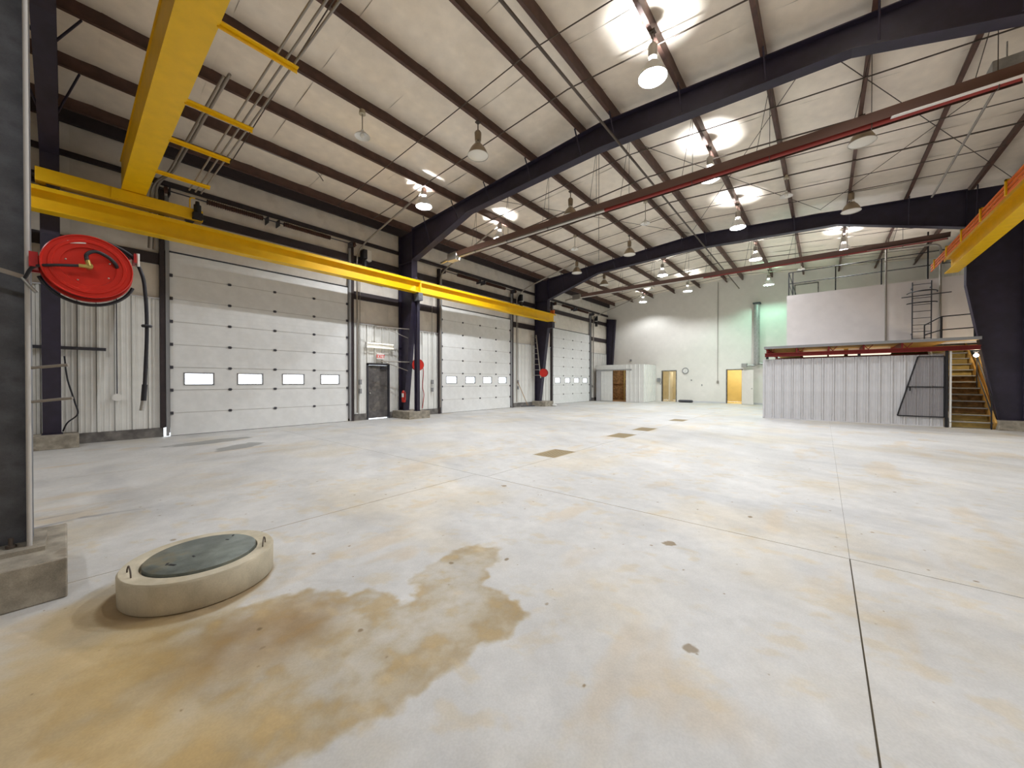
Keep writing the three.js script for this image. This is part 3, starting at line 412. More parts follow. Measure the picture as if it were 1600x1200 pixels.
// small white shed in the far corner
{
  const t = thing('shed', 'small white ribbed metal shed with sliding door in the far corner', 'shed'); const zf = -25.4, x0 = -13.05, x1 = -9.5, H = 2.65;
  const g = shared('ribShed', () => ribGeo(0.305, H - 0.02)), gh = shared('ribShedH', () => ribGeo(0.305, 0.4));
  for (let x = -10.72, i = 0; i < 4; i++, x += 0.305) inst(t, 'front_panel', g, M.liner, x, 0.01, zf);
  part(t, 'header', [bx(x0, -10.72, 2.26, H, zf - 0.02, zf + 0.02)], M.liner);
  part(t, 'front_wall', [bx(x0, -11.75, 0.01, 2.26, zf - 0.05, zf - 0.02)], M.linerGrey);
  const gs = shared('ribShedS', () => ribGeo(0.31, H - 0.02)); for (let i = 0; i < 8; i++) inst(t, 'side_panel', gs, M.liner, x1, 0.01, zf - i * 0.31 - 0.0, Math.PI / 2);
  const dr = part(t, 'sliding_door', bx(-12.62, -11.73, 0.03, 2.2, zf + 0.03, zf + 0.045), M.liner); for (let i = 0; i < 4; i++) part(dr, 'door_rib', bx(-12.6 + i * 0.28, -12.56 + i * 0.28, 0.04, 2.19, zf + 0.045, zf + 0.062), M.liner);
  part(t, 'track', bx(x0 + 0.05, -10.3, 2.24, 2.32, zf + 0.02, zf + 0.06), M.galv);
  part(t, 'back_lining', bx(x0 + 0.02, x1 - 0.02, 0.01, 2.6, ZF + 0.02, ZF + 0.05), M.wood, 'brown plywood lining');
  part(t, 'side_lining', bx(x0 + 0.0, x0 + 0.03, 0.01, 2.6, ZF + 0.05, zf - 0.05), M.wood);
  for (const x of [-11.9, -11.45, -11.0, -10.6]) part(t, 'stud', bx(x, x + 0.05, 0.01, 2.55, ZF + 0.05, ZF + 0.15), M.stair);
  part(t, 'stud', bx(-12.9, -9.6, 1.25, 1.33, ZF + 0.06, ZF + 0.14), M.wood);
  part(t, 'floor_board', bx(x0 + 0.03, x1 - 0.02, 0.004, 0.01, ZF + 0.05, zf - 0.06), M.wood);
  settle(t);
}

// ================================================================ MEZZANINE AND SHOP ROOM
const ZM = -17.95, UZ = -20.5;
{
  const w = thing('wall_shop_room', 'white ribbed metal front wall of the low room under the mezzanine', 'wall', null, 'structure');
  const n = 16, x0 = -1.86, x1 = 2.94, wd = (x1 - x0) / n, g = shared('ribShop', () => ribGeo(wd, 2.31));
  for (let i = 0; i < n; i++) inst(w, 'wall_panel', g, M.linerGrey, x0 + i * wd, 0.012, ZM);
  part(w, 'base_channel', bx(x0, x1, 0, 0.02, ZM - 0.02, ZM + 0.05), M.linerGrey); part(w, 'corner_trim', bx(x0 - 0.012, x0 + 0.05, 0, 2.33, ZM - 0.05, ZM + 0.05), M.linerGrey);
  struct('wall_shop_side', [bx(x0 - 0.01, x0 + 0.05, 0, 2.3, ZF + 0.02, ZM - 0.06), bx(2.97, 3.03, 0, 2.4, -22, ZM - 0.1), bx(x0 + 0.06, 4.4, 0, 2.4, -22.06, -22)], M.drywall, 'inner walls of the low room under the mezzanine', 'wall');
  const d = thing('mezzanine_deck', 'mezzanine floor with plywood deck on dark red steel beams', 'mezzanine');
  part(d, 'deck', [bx(-1.8, 3.04, 2.735, 2.79, -27.85, -17.75), bx(3.04, 3.66, 2.735, 2.79, -18.3, -17.75), bx(3.04, 4.38, 2.735, 2.79, -27.85, -21.1)], M.ply, 'plywood deck, yellow from below');
  part(d, 'added_bounce_sheet', [bx(-1.8, 3.04, 2.791, 2.81, -27.85, -17.75), bx(3.04, 3.66, 2.791, 2.81, -18.3, -17.75), bx(3.04, 4.38, 2.791, 2.81, -27.85, -21.1)], M.grey);  // grey sheet added out of sight to dull the warm bounce off the plywood
  part(d, 'edge_angle', [bx(-1.82, 3.66, 2.725, 2.82, -17.75, -17.73), bx(-1.82, -1.8, 2.725, 2.82, -22, -17.75)], M.grey, 'grey steel edge angle');
  const ib = (z, e = 3.66) => [bx(-1.8, e, 2.545, 2.56, z - 0.08, z + 0.08), bx(-1.8, e, 2.42, 2.435, z - 0.08, z + 0.08), bx(-1.8, e, 2.43, 2.55, z - 0.006, z + 0.006)];
  part(d, 'front_beam', ib(-17.86), M.darkRed, 'dark red I-beam'); part(d, 'rear_beam', ib(-21.9, 4.0), M.darkRed);
  for (let x = -1.75; x < 2.9; x += 0.93) part(d, 'joist', [bx(x, x + 0.05, 2.565, 2.733, -22, -17.8), bar([x + 0.02, 2.72, -17.8], [x + 0.14, 2.57, -17.86], 0.012, 6), bar([x + 0.26, 2.72, -17.8], [x + 0.14, 2.57, -17.86], 0.012, 6)], M.darkRed);
  for (const [x, z] of [[-1.72, -17.86], [0.95, -17.86]]) part(d, 'stub', bx(x - 0.04, x + 0.04, 2.33, 2.42, z - 0.06, z + 0.06), M.black);
  part(d, 'post', [bx(2.955, 3.015, 0, 2.42, -17.92, -17.82)], M.black, 'black steel post'); settle(d);
  for (const [a, b, k] of [[-0.65, 0.1, 'farthest from the stairs'], [0.16, 0.6, 'short middle one'], [0.73, 1.88, 'long one nearest the stairs']]) { const t = thing('fluorescent_light', `lit fluorescent strip seen over the shop room wall, ${k}`, 'light', 'shop room lights'); part(t, 'housing', bx(a, b, 2.56, 2.732, -19.54, -19.46), M.white); part(t, 'diffuser', bx(a, b, 2.46, 2.56, -19.7, -19.3), M.tubeGlow); const l = new THREE.RectAreaLight(new THREE.Color().setRGB(1, 0.9, 0.66), 9, b - a, 0.36); l.position.set((a + b) / 2, 2.44, -19.5); l.lookAt((a + b) / 2, 0, -19.5); t.add(l); settle(t); t.position.y += 0.0; }
  // upper room
  struct('wall_upper_room', [bx(-1.27, 4.4, 2.812, 5.24, UZ - 0.1, UZ), bx(-1.27, -1.17, 2.812, 5.24, ZF + 0.02, UZ - 0.1), bx(-1.27, 4.4, 5.14, 5.24, ZF + 0.02, UZ - 0.1)], M.drywallPink, 'plain pale wall of the upper room standing on the mezzanine', 'wall');
  const r = thing('guard_rail', 'dark steel guard rail around the roof of the upper room', 'railing');
  for (const x of [-1.2, -1.06, 0.36, 1.72, 2.95]) part(r, 'post', bx(x - 0.02, x + 0.02, 5.24, x === 2.95 ? 7.0 : 6.25, UZ - 0.07, UZ - 0.03), M.black);
  for (const y of [6.25, 5.76]) part(r, 'rail', [bar([-1.2, y, UZ - 0.05], [4.3, y, UZ - 0.05], 0.018, 8), bar([-1.2, y, UZ - 0.05], [-1.2, y, ZF + 0.1], 0.018, 8)], M.black); settle(r);
  const hd = thing('wall_hatch', 'pale framed hatch panel on the far wall above the upper room', 'hatch'); part(hd, 'panel', bx(-1.32, -0.28, 6.1, 7.16, ZF, ZF + 0.02), M.drywall); part(hd, 'frame', [bx(-1.36, -1.31, 5.9, 7.2, ZF, ZF + 0.035), bx(-0.29, -0.24, 5.9, 7.2, ZF, ZF + 0.035), bx(-1.36, -0.24, 7.15, 7.2, ZF, ZF + 0.035)], M.kerb); settle(hd);
  // caged ladder on the upper wall
  const l = thing('caged_ladder', 'dark fixed steel ladder with safety hoops on the pale upper wall', 'ladder');
  for (const x of [2.53, 3.01]) part(l, 'rail', bar([x, 2.82, UZ + 0.18], [x, 5.15, UZ + 0.18], 0.018, 8), M.steelDk);
  for (let y = 3.05; y < 5.1; y += 0.25) part(l, 'rung', bar([2.53, y, UZ + 0.18], [3.01, y, UZ + 0.18], 0.013, 6), M.steelDk);
  for (const y of [4.72, 4.35]) { const pts = []; for (let i = 0; i <= 14; i++) { const a = Math.PI * i / 14; pts.push([2.77 - Math.cos(a) * 0.38, y, UZ + 0.18 + Math.sin(a) * (y > 4.5 ? 0.6 : 0.25)]); } part(l, 'hoop', hose(pts, 0.02, 30, 6), M.black); }
for (const [x, y] of [[2.53, 4.92], [3.01, 4.92], [2.53, 3.22], [3.01, 3.22]]) part(l, 'bracket', bx(x - 0.02, x + 0.02, y - 0.02, y + 0.02, UZ, UZ + 0.18), M.steelDk); part(l, 'cross_bar', bar([2.25, 4.62, UZ + 0.158], [3.5, 4.66, UZ + 0.158], 0.018), M.steelDk); settle(l);
  single('conduit', pipe([[1.84, 2.82, UZ + 0.05], [1.84, 6.5, UZ + 0.05], [1.9, 7.0, UZ + 0.05]], 0.03), M.conduit, 'vertical grey pipe on the upper wall left of the caged ladder', 'pipe');
  single('conduit', pipe([[3.24, 2.82, UZ + 0.1], [3.24, 6.45, UZ + 0.1], [2.6, 6.5, UZ + 0.1], [1.9, 6.52, UZ + 0.1]], 0.035, 8, 0.2), M.conduit, 'bent grey pipe rising beside the caged ladder', 'pipe');
  const rr = thing('deck_rail', 'dark railing with sloping end on the mezzanine edge above the stairs', 'railing');
  part(rr, 'post', bx(2.89, 2.94, 2.812, 3.56, -18.22, -18.17), M.black); part(rr, 'post', bx(2.53, 2.56, 2.812, 3.3, -18.21, -18.18), M.black);
  for (const [a, b] of [[3.55, 3.3], [3.12, 2.98]]) part(rr, 'rail', [bar([2.54, b, -18.2], [2.91, a, -18.2], 0.018), bar([2.91, a, -18.2], [3.64, a + 0.02, -18.2], 0.018)], M.black); part(rr, 'post', bx(3.59, 3.63, 2.812, 3.57, -18.22, -18.17), M.black); settle(rr);
  // mesh guard on the shop wall
  const mg = thing('mesh_guard', 'black framed wire mesh panel with slanted edge on the shop room wall', 'guard'), zq = ZM + 0.075, Q = { bl: [1.9, 0.31], tl: [2.36, 2.26], tr: [2.94, 2.25], br: [2.94, 0.31] };
  const P3 = p => [p[0], p[1], zq]; part(mg, 'frame', [flat(P3(Q.bl), P3(Q.tl), 0.03, 0.035), flat(P3(Q.tl), P3(Q.tr), 0.03, 0.03), flat(P3(Q.tr), P3(Q.br), 0.03, 0.035), flat(P3(Q.br), P3(Q.bl), 0.03, 0.035), flat([2.13, 1.27, zq], [2.94, 1.27, zq], 0.03, 0.04)], M.black);
  const wires = []; const xl = y => 1.9 + (y - 0.31) * 0.46 / 1.95; for (let y = 0.34; y < 2.24; y += 0.045) wires.push(bx(xl(y), 2.93, y - 0.006, y + 0.006, zq - 0.004, zq)); for (let x = 1.94; x < 2.93; x += 0.045) { const yt = x < 2.36 ? 0.31 + (x - 1.9) * 1.95 / 0.46 : 2.25; wires.push(bx(x - 0.006, x + 0.006, 0.32, yt, zq, zq + 0.004)); } const wm = part(mg, 'wire_mesh', wires, M.mesh); wm.userData.kind = 'stuff'; part(mg, 'latch', bx(2.17, 2.2, 1.14, 1.26, zq, zq + 0.03), M.black); settle(mg);
  // stairs
  const s = thing('stairs', 'open timber stairs climbing beside the column to the mezzanine', 'stairs'); const N = 13;
  for (let i = 0; i < N; i++) { const y = (i + 1) * 2.8 / (N + 0.5), z = -17.95 - i * 0.245; part(s, 'tread', [bx(3.09, 3.93, y - 0.035, y, z - 0.27, z)], i < 2 ? M.stair : M.tread); part(s, 'nosing', bx(3.09, 3.93, y - 0.035, y + 0.002, z, z + 0.012), M.grey); part(s, 'riser', bx(3.1, 3.92, y - 0.2, y - 0.036, z - 0.2, z - 0.185), i < 2 || i > 7 ? M.stair : M.wood); }  // riser colours carry the light: upper ones paler as lamplit, middle ones shaded
  part(s, 'stringer', flat([3.06, 0.08, -17.9], [3.06, 2.75, -21.1], 0.04, 0.28, [1, 0, 0]), M.white); part(s, 'stringer', flat([3.96, 0.1, -17.9], [3.96, 2.75, -21.1], 0.045, 0.3, [1, 0, 0]), M.ply);
  part(s, 'newel', bx(3.04, 3.085, 0, 2.4, -17.9, -17.84), M.white, 'white painted post'); part(s, 'newel', bx(3.87, 3.9, 0, 1.0, -17.9, -17.87), M.black); part(s, 'newel', bx(3.88, 3.91, 1.05, 2.35, -19.4, -19.37), M.black);
  for (const y of [0.98, 0.5]) part(s, 'handrail', bar([3.885, y, -17.88], [3.9, y + 1.35, -19.45], 0.018), M.black); settle(s);
  struct('wall_stair', [bx(4.03, 4.07, 0, 2.4, -22, -18.55)], M.ply, 'plywood wall lining beside the stairs', 'wall');
  const b = thing('bulkhead_lamp', 'bright bare lamp glowing at the head of the stairs by the column', 'lamp'); part(b, 'bracket', bx(3.7, 4.02, 2.4, 2.43, -18.85, -18.7), M.steelDk); part(b, 'holder', new THREE.CylinderGeometry(0.03, 0.03, 0.06, 12).translate(3.76, 2.37, -18.78), M.white); part(b, 'bulb', new THREE.SphereGeometry(0.06, 14, 10).translate(3.76, 2.29, -18.78), M.lampGlow); const pl = new THREE.PointLight(new THREE.Color().setRGB(1, 0.85, 0.55), 5, 0, 2); pl.position.set(3.76, 2.29, -18.78); pl.castShadow = true; pl.shadow.radius = 2; b.add(pl); settle(b);
}

// ================================================================ CRANE
{
  const run = (xc, z0, z1, label) => { const t = thing('crane_runway', label, 'beam'); const w = 0.15;
    part(t, 'beam', [bx(xc - w, xc + w, 4.9, 4.925, z0, z1), bx(xc - 0.008, xc + 0.008, 4.92, 5.34, z0, z1), bx(xc - w, xc + w, 5.34, 5.36, z0, z1), bx(xc - w - 0.01, xc - w + 0.005, 5.28, 5.362, z0, z1), bx(xc + w - 0.005, xc + w + 0.01, 5.28, 5.362, z0, z1)], M.yellow);
    part(t, 'rail', bx(xc - 0.025, xc + 0.025, 5.36, 5.4, z0, z1), M.rod); return t; };
  const L = run(-12.17, -18.35, ZB - 0.2, 'long yellow crane runway beam passing in front of the overhead doors'); part(L, 'splice_plate', bx(-12.16, -12.02, 4.925, 5.34, -8.88, -8.84), M.yellow); part(L, 'end_stop', bx(-12.3, -12.06, 5.37, 5.6, -18.3, -18.2), M.orange); settle(L);
  const R = run(3.1, -18.1, ZB - 0.2, 'yellow crane runway beam with orange conductor bars on the mezzanine side');
  for (const [k, dy] of [[0, 0], [1, 0.09], [2, 0.18]]) part(R, 'conductor_bar', bx(2.73, 2.76, 5.12 + dy, 5.16 + dy, -18.6, 6), M.orange, 'orange conductor bar');
  for (let z = -18.0; z < -5; z += 1.55) part(R, 'bar_bracket', bx(2.7, 3.09, 5.36, 5.39, z - 0.03, z + 0.03), M.yellow), part(R, 'bar_bracket', bx(2.7, 2.725, 5.08, 5.39, z - 0.03, z + 0.03), M.yellow); settle(R);
  const c = thing('bridge_crane', 'yellow overhead bridge crane girder resting on the runway end truck', 'crane');
  part(c, 'girder', [rbx(-12.3, 3.2, 5.76, 6.45, -1.19, -0.83, 0.01)], M.yellow); part(c, 'girder_flange', [bx(-12.3, 3.2, 5.745, 5.765, -1.21, -0.81), bx(-12.3, 3.2, 6.45, 6.47, -1.21, -0.81)], M.yellow);
  for (const xc of [-12.17, 3.1]) { const t = part(c, 'end_truck', [rbx(xc - 0.13, xc + 0.13, 5.47, 5.745, -2.24, 0.38, 0.012), bx(xc - 0.16, xc + 0.16, 5.5, 5.72, -1.35, -0.66)], M.yellow); for (const z of [-2.0, 0.15]) part(t, 'wheel', new THREE.CylinderGeometry(0.1, 0.1, 0.08, 18).rotateZ(Math.PI / 2).translate(xc, 5.502, z), M.steelDk); for (const z of [-2.27, 0.41]) part(t, 'bumper', new THREE.CylinderGeometry(0.04, 0.04, 0.07, 12).rotateX(Math.PI / 2).translate(xc, 5.6, z), M.black); }
  part(c, 'drive_motor', [new THREE.CylinderGeometry(0.075, 0.075, 0.22, 14).translate(-11.98, 5.72, -2.12), rbx(-12.05, -11.9, 5.48, 5.64, -2.22, -2.02, 0.02), new THREE.CylinderGeometry(0.04, 0.05, 0.1, 12).translate(-11.98, 5.87, -2.12)], M.black); part(c, 'motor_hook', pipe([[-12.0, 5.74, -1.98], [-12.0, 5.98, -1.98], [-12.0, 6.0, -2.08]], 0.015), M.yellow);
  for (const x of [-10.49, -8.92, -7.53, -5.6, -3.6, -1.6, 0.4]) part(c, 'outrigger', [bx(x - 0.035, x + 0.035, 5.77, 5.785, -2.08, -1.19), bx(x - 0.035, x - 0.025, 5.72, 5.785, -2.08, -1.19)], M.yellow);
  for (const z of [-1.82, -1.93, -2.03]) part(c, 'festoon_rod', bar([-11.1, 5.765 + 0.04, z], [2.6, 5.765 + 0.04, z], 0.016, 8), M.conduit); settle(c);
}

// ================================================================ HIGH-BAY LAMPS
function lampParts(on) { // mouth of the reflector at y = 0, hangs up to y = drop
  const g = new THREE.Group();
  const body = [[0.255, 0], [0.25, 0.012], [0.215, 0.1], [0.165, 0.19], [0.115, 0.25], [0.09, 0.275]];
  const refl = part(g, 'reflector', [lathe(body), lathe([[0.247, 0.002], [0.21, 0.1], [0.16, 0.187], [0.11, 0.246], [0.086, 0.272]])], on ? M.reflectorIn : M.bronze);
  part(refl, 'rim', new THREE.TorusGeometry(0.253, 0.008, 6, 28).rotateX(Math.PI / 2), M.alu);
  const br = []; for (const a of [0, Math.PI / 2, Math.PI, 1.5 * Math.PI]) br.push(flat([0.09 * Math.cos(a), 0.27, 0.09 * Math.sin(a)], [0.06 * Math.cos(a), 0.36, 0.06 * Math.sin(a)], 0.02, 0.008));
  part(g, 'yoke', br, M.alu); part(g, 'ballast', [new THREE.CylinderGeometry(0.085, 0.075, 0.2, 16).translate(0, 0.46, 0), new THREE.CylinderGeometry(0.06, 0.085, 0.04, 16).translate(0, 0.58, 0)], on ? M.alu : M.bronze);
  part(g, 'hanger', bar([0, 0.58, 0], [0, 0.72, 0], 0.014, 8), M.rod);
  part(g, 'bulb', [new THREE.SphereGeometry(0.058, 12, 10).scale(1, 1.5, 1).translate(0, 0.12, 0), bar([0, 0.2, 0], [0, 0.34, 0], 0.03, 10)], on ? M.lampGlow : M.bulbOff);
  if (!on) part(g, 'lens', lathe([[0.0, -0.035], [0.1, -0.03], [0.18, -0.016], [0.245, 0.004]]), M.bulbOff);
  return g;
}
const protoOn = lampParts(true), protoOff = lampParts(false);
const rowName = { '-9.72': 'row by the overhead doors', '-6.55': 'door side of the ridge', '-2.42': 'mezzanine side of the ridge', '0.66': 'row by the mezzanine' };
const bay = z => z < -18.1 ? 'far wall bay' : z < -8.8 ? 'middle bay' : z < -4 ? 'exit door bay' : 'unseen bay behind, added for fill light';
const lamps = [[-9.9, -7.42, 1, 7.08], [-9.72, -10.88, 1], [-9.72, -16.8, 0], [-9.72, -19.9, 0], [-9.72, -25.9, 1],
  [-6.55, -6.53, 0], [-6.55, -10.9, 0], [-6.55, -15.85, 0], [-6.5, -20.05, 1], [-6.45, -24.56, 1],
  [-2.42, -6.9, 1], [-2.42, -11.34, 1], [-2.4, -15.57, 1], [-2.4, -20.14, 1], [-2.45, -25.89, 1],
  [0.66, -7.3, 1], [0.66, -11.89, 0], [0.66, -16.45, 0], [0.63, -21.2, 1], [-2.42, -2.4, 1], [-9.72, 2.6, 1], [-6.5, 6.0, 1], [0.66, 2.4, 1]];  // lamps of the bay behind are unseen, added to light the near floor
lamps.forEach(([x, z, on, yy]) => {
  const y = yy || 7.0, t = thing('high_bay_lamp', '', 'lamp', on ? 'lit high-bay lamps' : 'unlit high-bay lamps');
  const row = Object.keys(rowName).reduce((a, b) => Math.abs(a - x) < Math.abs(b - x) ? a : b);
  const mates = lamps.filter(q => q[2] === on && Math.abs(q[0] - row) < 0.5 && bay(q[1]) === bay(z)).map(q => q[1]); const end = mates.length < 2 ? '' : z === Math.min(...mates) ? ', far wall end' : ', exit door end';
  t.userData.label = `${on ? 'glowing' : 'unlit'} bell high-bay lamp, ${rowName[row]}, ${bay(z)}${end}`;
  for (const o of (on ? protoOn : protoOff).children) t.add(o.clone());
  const drop = deckY(x) - purlinDepth - y; t.children.find(o => o.name === 'hanger').scale.y = 1; part(t, 'mount', [bar([0, 0.7, 0], [0, Math.max(0.72, drop), 0], 0.014, 8), bx(-0.05, 0.05, drop - 0.03, drop, -0.05, 0.05)], M.rod);
  t.position.set(x, y, z);
  if (on) { const green = z < -25 && x > -3; const l = new THREE.PointLight(green ? new THREE.Color().setRGB(0.5, 1.05, 0.8) : new THREE.Color().setRGB(...LAMP_COLOR), z < -25 ? LAMP * 0.45 : z < -24 ? LAMP * 0.65 : z > -4 ? LAMP * 0.45 : LAMP, 0, 2); l.position.set(0, 0.13, 0); l.castShadow = true; l.shadow.radius = 2.5; t.add(l); }
});
for (const [x, z, lab] of [[-8.2, -4.42, 'above the first overhead door'], [-8.2, -14.0, 'above the second overhead door'], [-4.93, -13.35, 'beside the ridge'], [-0.9, -14.14, 'above the middle bay heater'], [-8.2, -23.25, 'near the white shed'], [-0.9, -23.85, 'above the upper room']]) {
  const t = thing('pendant_lamp', `small unlit white pendant lamp hanging from a purlin ${lab}`, 'lamp', 'small unlit pendants'); const y = 7.1, top = deckY(x) - purlinDepth - y;
  part(t, 'shade', lathe([[0.17, 0], [0.16, 0.02], [0.1, 0.075], [0.03, 0.11], [0.03, 0.16]], 24), M.white); part(t, 'bulb', new THREE.SphereGeometry(0.05, 12, 8).translate(0, 0.03, 0), M.bulbOff); part(t, 'stem', bar([0, 0.15, 0], [0, top - 0.09, 0], 0.012), M.conduit); part(t, 'canopy', [new THREE.CylinderGeometry(0.06, 0.075, 0.1, 14).translate(0, top - 0.05, 0)], M.ring); t.position.set(x, y, z);
}

// ================================================================ TUBE HEATERS, PIPES AND RODS UNDER THE ROOF
function heater(z, y, x0, x1, label, xw) {
  const t = thing('tube_heater', label, 'heater');
  part(t, 'reflector', [flat([x0 + 0.6, y + 0.12, z + 0.07], [x1, y + 0.12, z + 0.07], 0.14, 0.004), flat([x0 + 0.6, y + 0.12, z - 0.07], [x1, y + 0.12, z - 0.07], 0.14, 0.004), flat([x0 + 0.6, y + 0.05, z + 0.17], [x1, y + 0.05, z + 0.17], 0.17, 0.004, [0, 1, 0.45]), flat([x0 + 0.6, y + 0.05, z - 0.17], [x1, y + 0.05, z - 0.17], 0.17, 0.004, [0, 1, -0.45])], M.brownReflector, 'brown sheet reflector');
  const xm = x0 + (x1 - x0) * 0.48; part(t, 'tube', bar([x0 + 0.3, y, z], [xm, y, z], 0.052, 14), M.alu, 'silver radiant tube'); part(t, 'tube', bar([xm, y, z], [x1 - 0.05, y, z], 0.05, 14), M.heatTube, 'dull red radiant tube');
  part(t, 'shield', flat([xw, y - 0.035, z + 0.1], [x1 + 0.2, y - 0.035, z + 0.1], 0.26, 0.006, [0, -0.25, 1]), M.white, 'white deflector plate');
  part(t, 'burner_box', [rbx(x0, x0 + 0.5, y - 0.12, y + 0.18, z - 0.12, z + 0.12, 0.02), bar([x0 - 0.5, y - 0.05, z], [x0, y, z], 0.05, 12)], M.alu);
  for (const x of PUR.filter(q => q > x0 + 0.5 && q < x1)) { part(t, 'hanger', [bar([x, y + 0.13, z], [x, deckY(x) - purlinDepth + 0.02, z], 0.006, 5), bar([x - 0.25, y + 0.13, z], [x, deckY(x) - purlinDepth + 0.02, z], 0.006, 5), new THREE.TorusGeometry(0.075, 0.008, 5, 16).rotateY(Math.PI / 2).translate(x, y, z)], M.rod); }
  settle(t);
}
heater(-9.6, 6.2, -11.2, 2.4, 'long radiant tube heater crossing the hall just past the exit door frame', 0.9);
heater(-18.95, 6.27, -11.2, 3.2, 'radiant tube heater crossing the hall in front of the upper room', 1.2);
{
  const P = (pts, r, label, b) => single('conduit', pipe(pts, r, 8, b), M.conduit, label, 'conduit');
  P([[-13.14, 0.3, -6.86], [-13.14, 6.15, -6.86], [-12.6, 6.5, -6.95], [-9.98, 7.5, -7.36]], 0.03, 'bent steel conduit rising beside the exit door to a lit lamp', 0.3);
  P([[-13.08, 0.3, -11.02 + 0.34], [-13.08, 6.2, -10.68], [-12.4, 6.55, -10.75], [-9.8, 7.5, -10.85]], 0.03, 'bent steel conduit rising left of the second overhead door', 0.3);
  P([[-13.08, 0.3, -16.05], [-13.08, 6.2, -16.05], [-12.4, 6.55, -16.1], [-9.8, 7.5, -16.7]], 0.03, 'bent steel conduit rising right of the second overhead door', 0.3);
  P([[-13.08, 0.3, -25.05], [-13.08, 6.2, -25.05], [-12.4, 6.5, -25.3], [-9.8, 7.45, -25.8]], 0.03, 'bent steel conduit rising right of the third overhead door', 0.3);
  P([[-13.08, 4.8, -1.45], [-13.08, 6.5, -1.5], [-12.5, 6.7, -1.75], [-9.0, 7.5, -2.1]], 0.03, 'bent steel conduit near the crane end truck', 0.3);
  P([[-13.0, 4.8, -1.35], [-13.0, 6.4, -1.4], [-12.4, 6.6, -1.65], [-9.0, 7.4, -2.0]], 0.025, 'thinner bent conduit near the crane end truck', 0.3);
  P([[-11.24, 7.49, -2.9], [-11.24, 7.485, -4.7], [-11.24, 7.3, -4.85]], 0.016, 'small light conduit along a purlin above the first overhead door', 0.12);
  single('gas_pipe', [bar([-3.72, 7.15, -3.5], [-4.0, 7.15, -26.5], 0.028, 8)], M.rod, 'dark gas pipe running under the ridge along the hall', 'pipe');
  // conduits and sag rods across each bay, carried on the purlins
  const r = rng(9); const rows = [[-2.9, 0.012], [-5.9, 0.012], [-10.4, 0.014], [-11.9, 0.02], [-12.95, 0.012], [-14.1, 0.02], [-15.2, 0.012], [-16.3, 0.012], [-20.0, 0.016], [-21.3, 0.012], [-23.0, 0.02], [-24.6, 0.012], [-26.2, 0.012], [-7.2, 0.014]];
  rows.forEach(([z, rad], i) => single('sag_rod', [bar([-12.6, deckY(-12.6) - purlinDepth - 0.03, z], [RIDGE, deckY(RIDGE) - purlinDepth - 0.035, z], rad, 6), bar([RIDGE, deckY(RIDGE) - purlinDepth - 0.035, z], [3.5, deckY(3.5) - purlinDepth - 0.03, z], rad, 6)], M.rod, 'thin dark rod running across the hall under the purlins', 'rod', 'rods under the purlins'));
  const cab = (a, b) => single('brace_cable', bar(a, b, 0.009, 5), M.rod, 'thin diagonal brace rod under the roof insulation', 'rod', 'diagonal roof bracing');
  const yb = x => deckY(x) - purlinDepth + 0.06;
  for (const [x0, x1] of [[-4.5, -0.1], [-0.1, 4.2]]) { cab([x0, yb(x0), -9.1], [x1, yb(x1), -17.8]); cab([x1, yb(x1) + 0.03, -9.1], [x0, yb(x0) + 0.03, -17.8]); }
  cab([-9, yb(-9), -9.1], [-4.6, yb(-4.6), -17.8]); cab([-4.6, yb(-4.6) + 0.03, -9.1], [-9, yb(-9) + 0.03, -17.8]);
  single('roof_box', [rbx(2.3, 2.75, 7.0, 7.2, -11.2, -10.7, 0.01), bar([2.52, 7.2, -10.95], [2.52, 7.6, -10.95], 0.01, 6)], M.galv, 'grey metal box hung under the roof near the conductor bars', 'box');
  P([[2.5, 7.05, -16.9], [2.5, 7.05, -11.1]], 0.025, 'grey conduit feeding the metal box under the roof', 0.1);
}

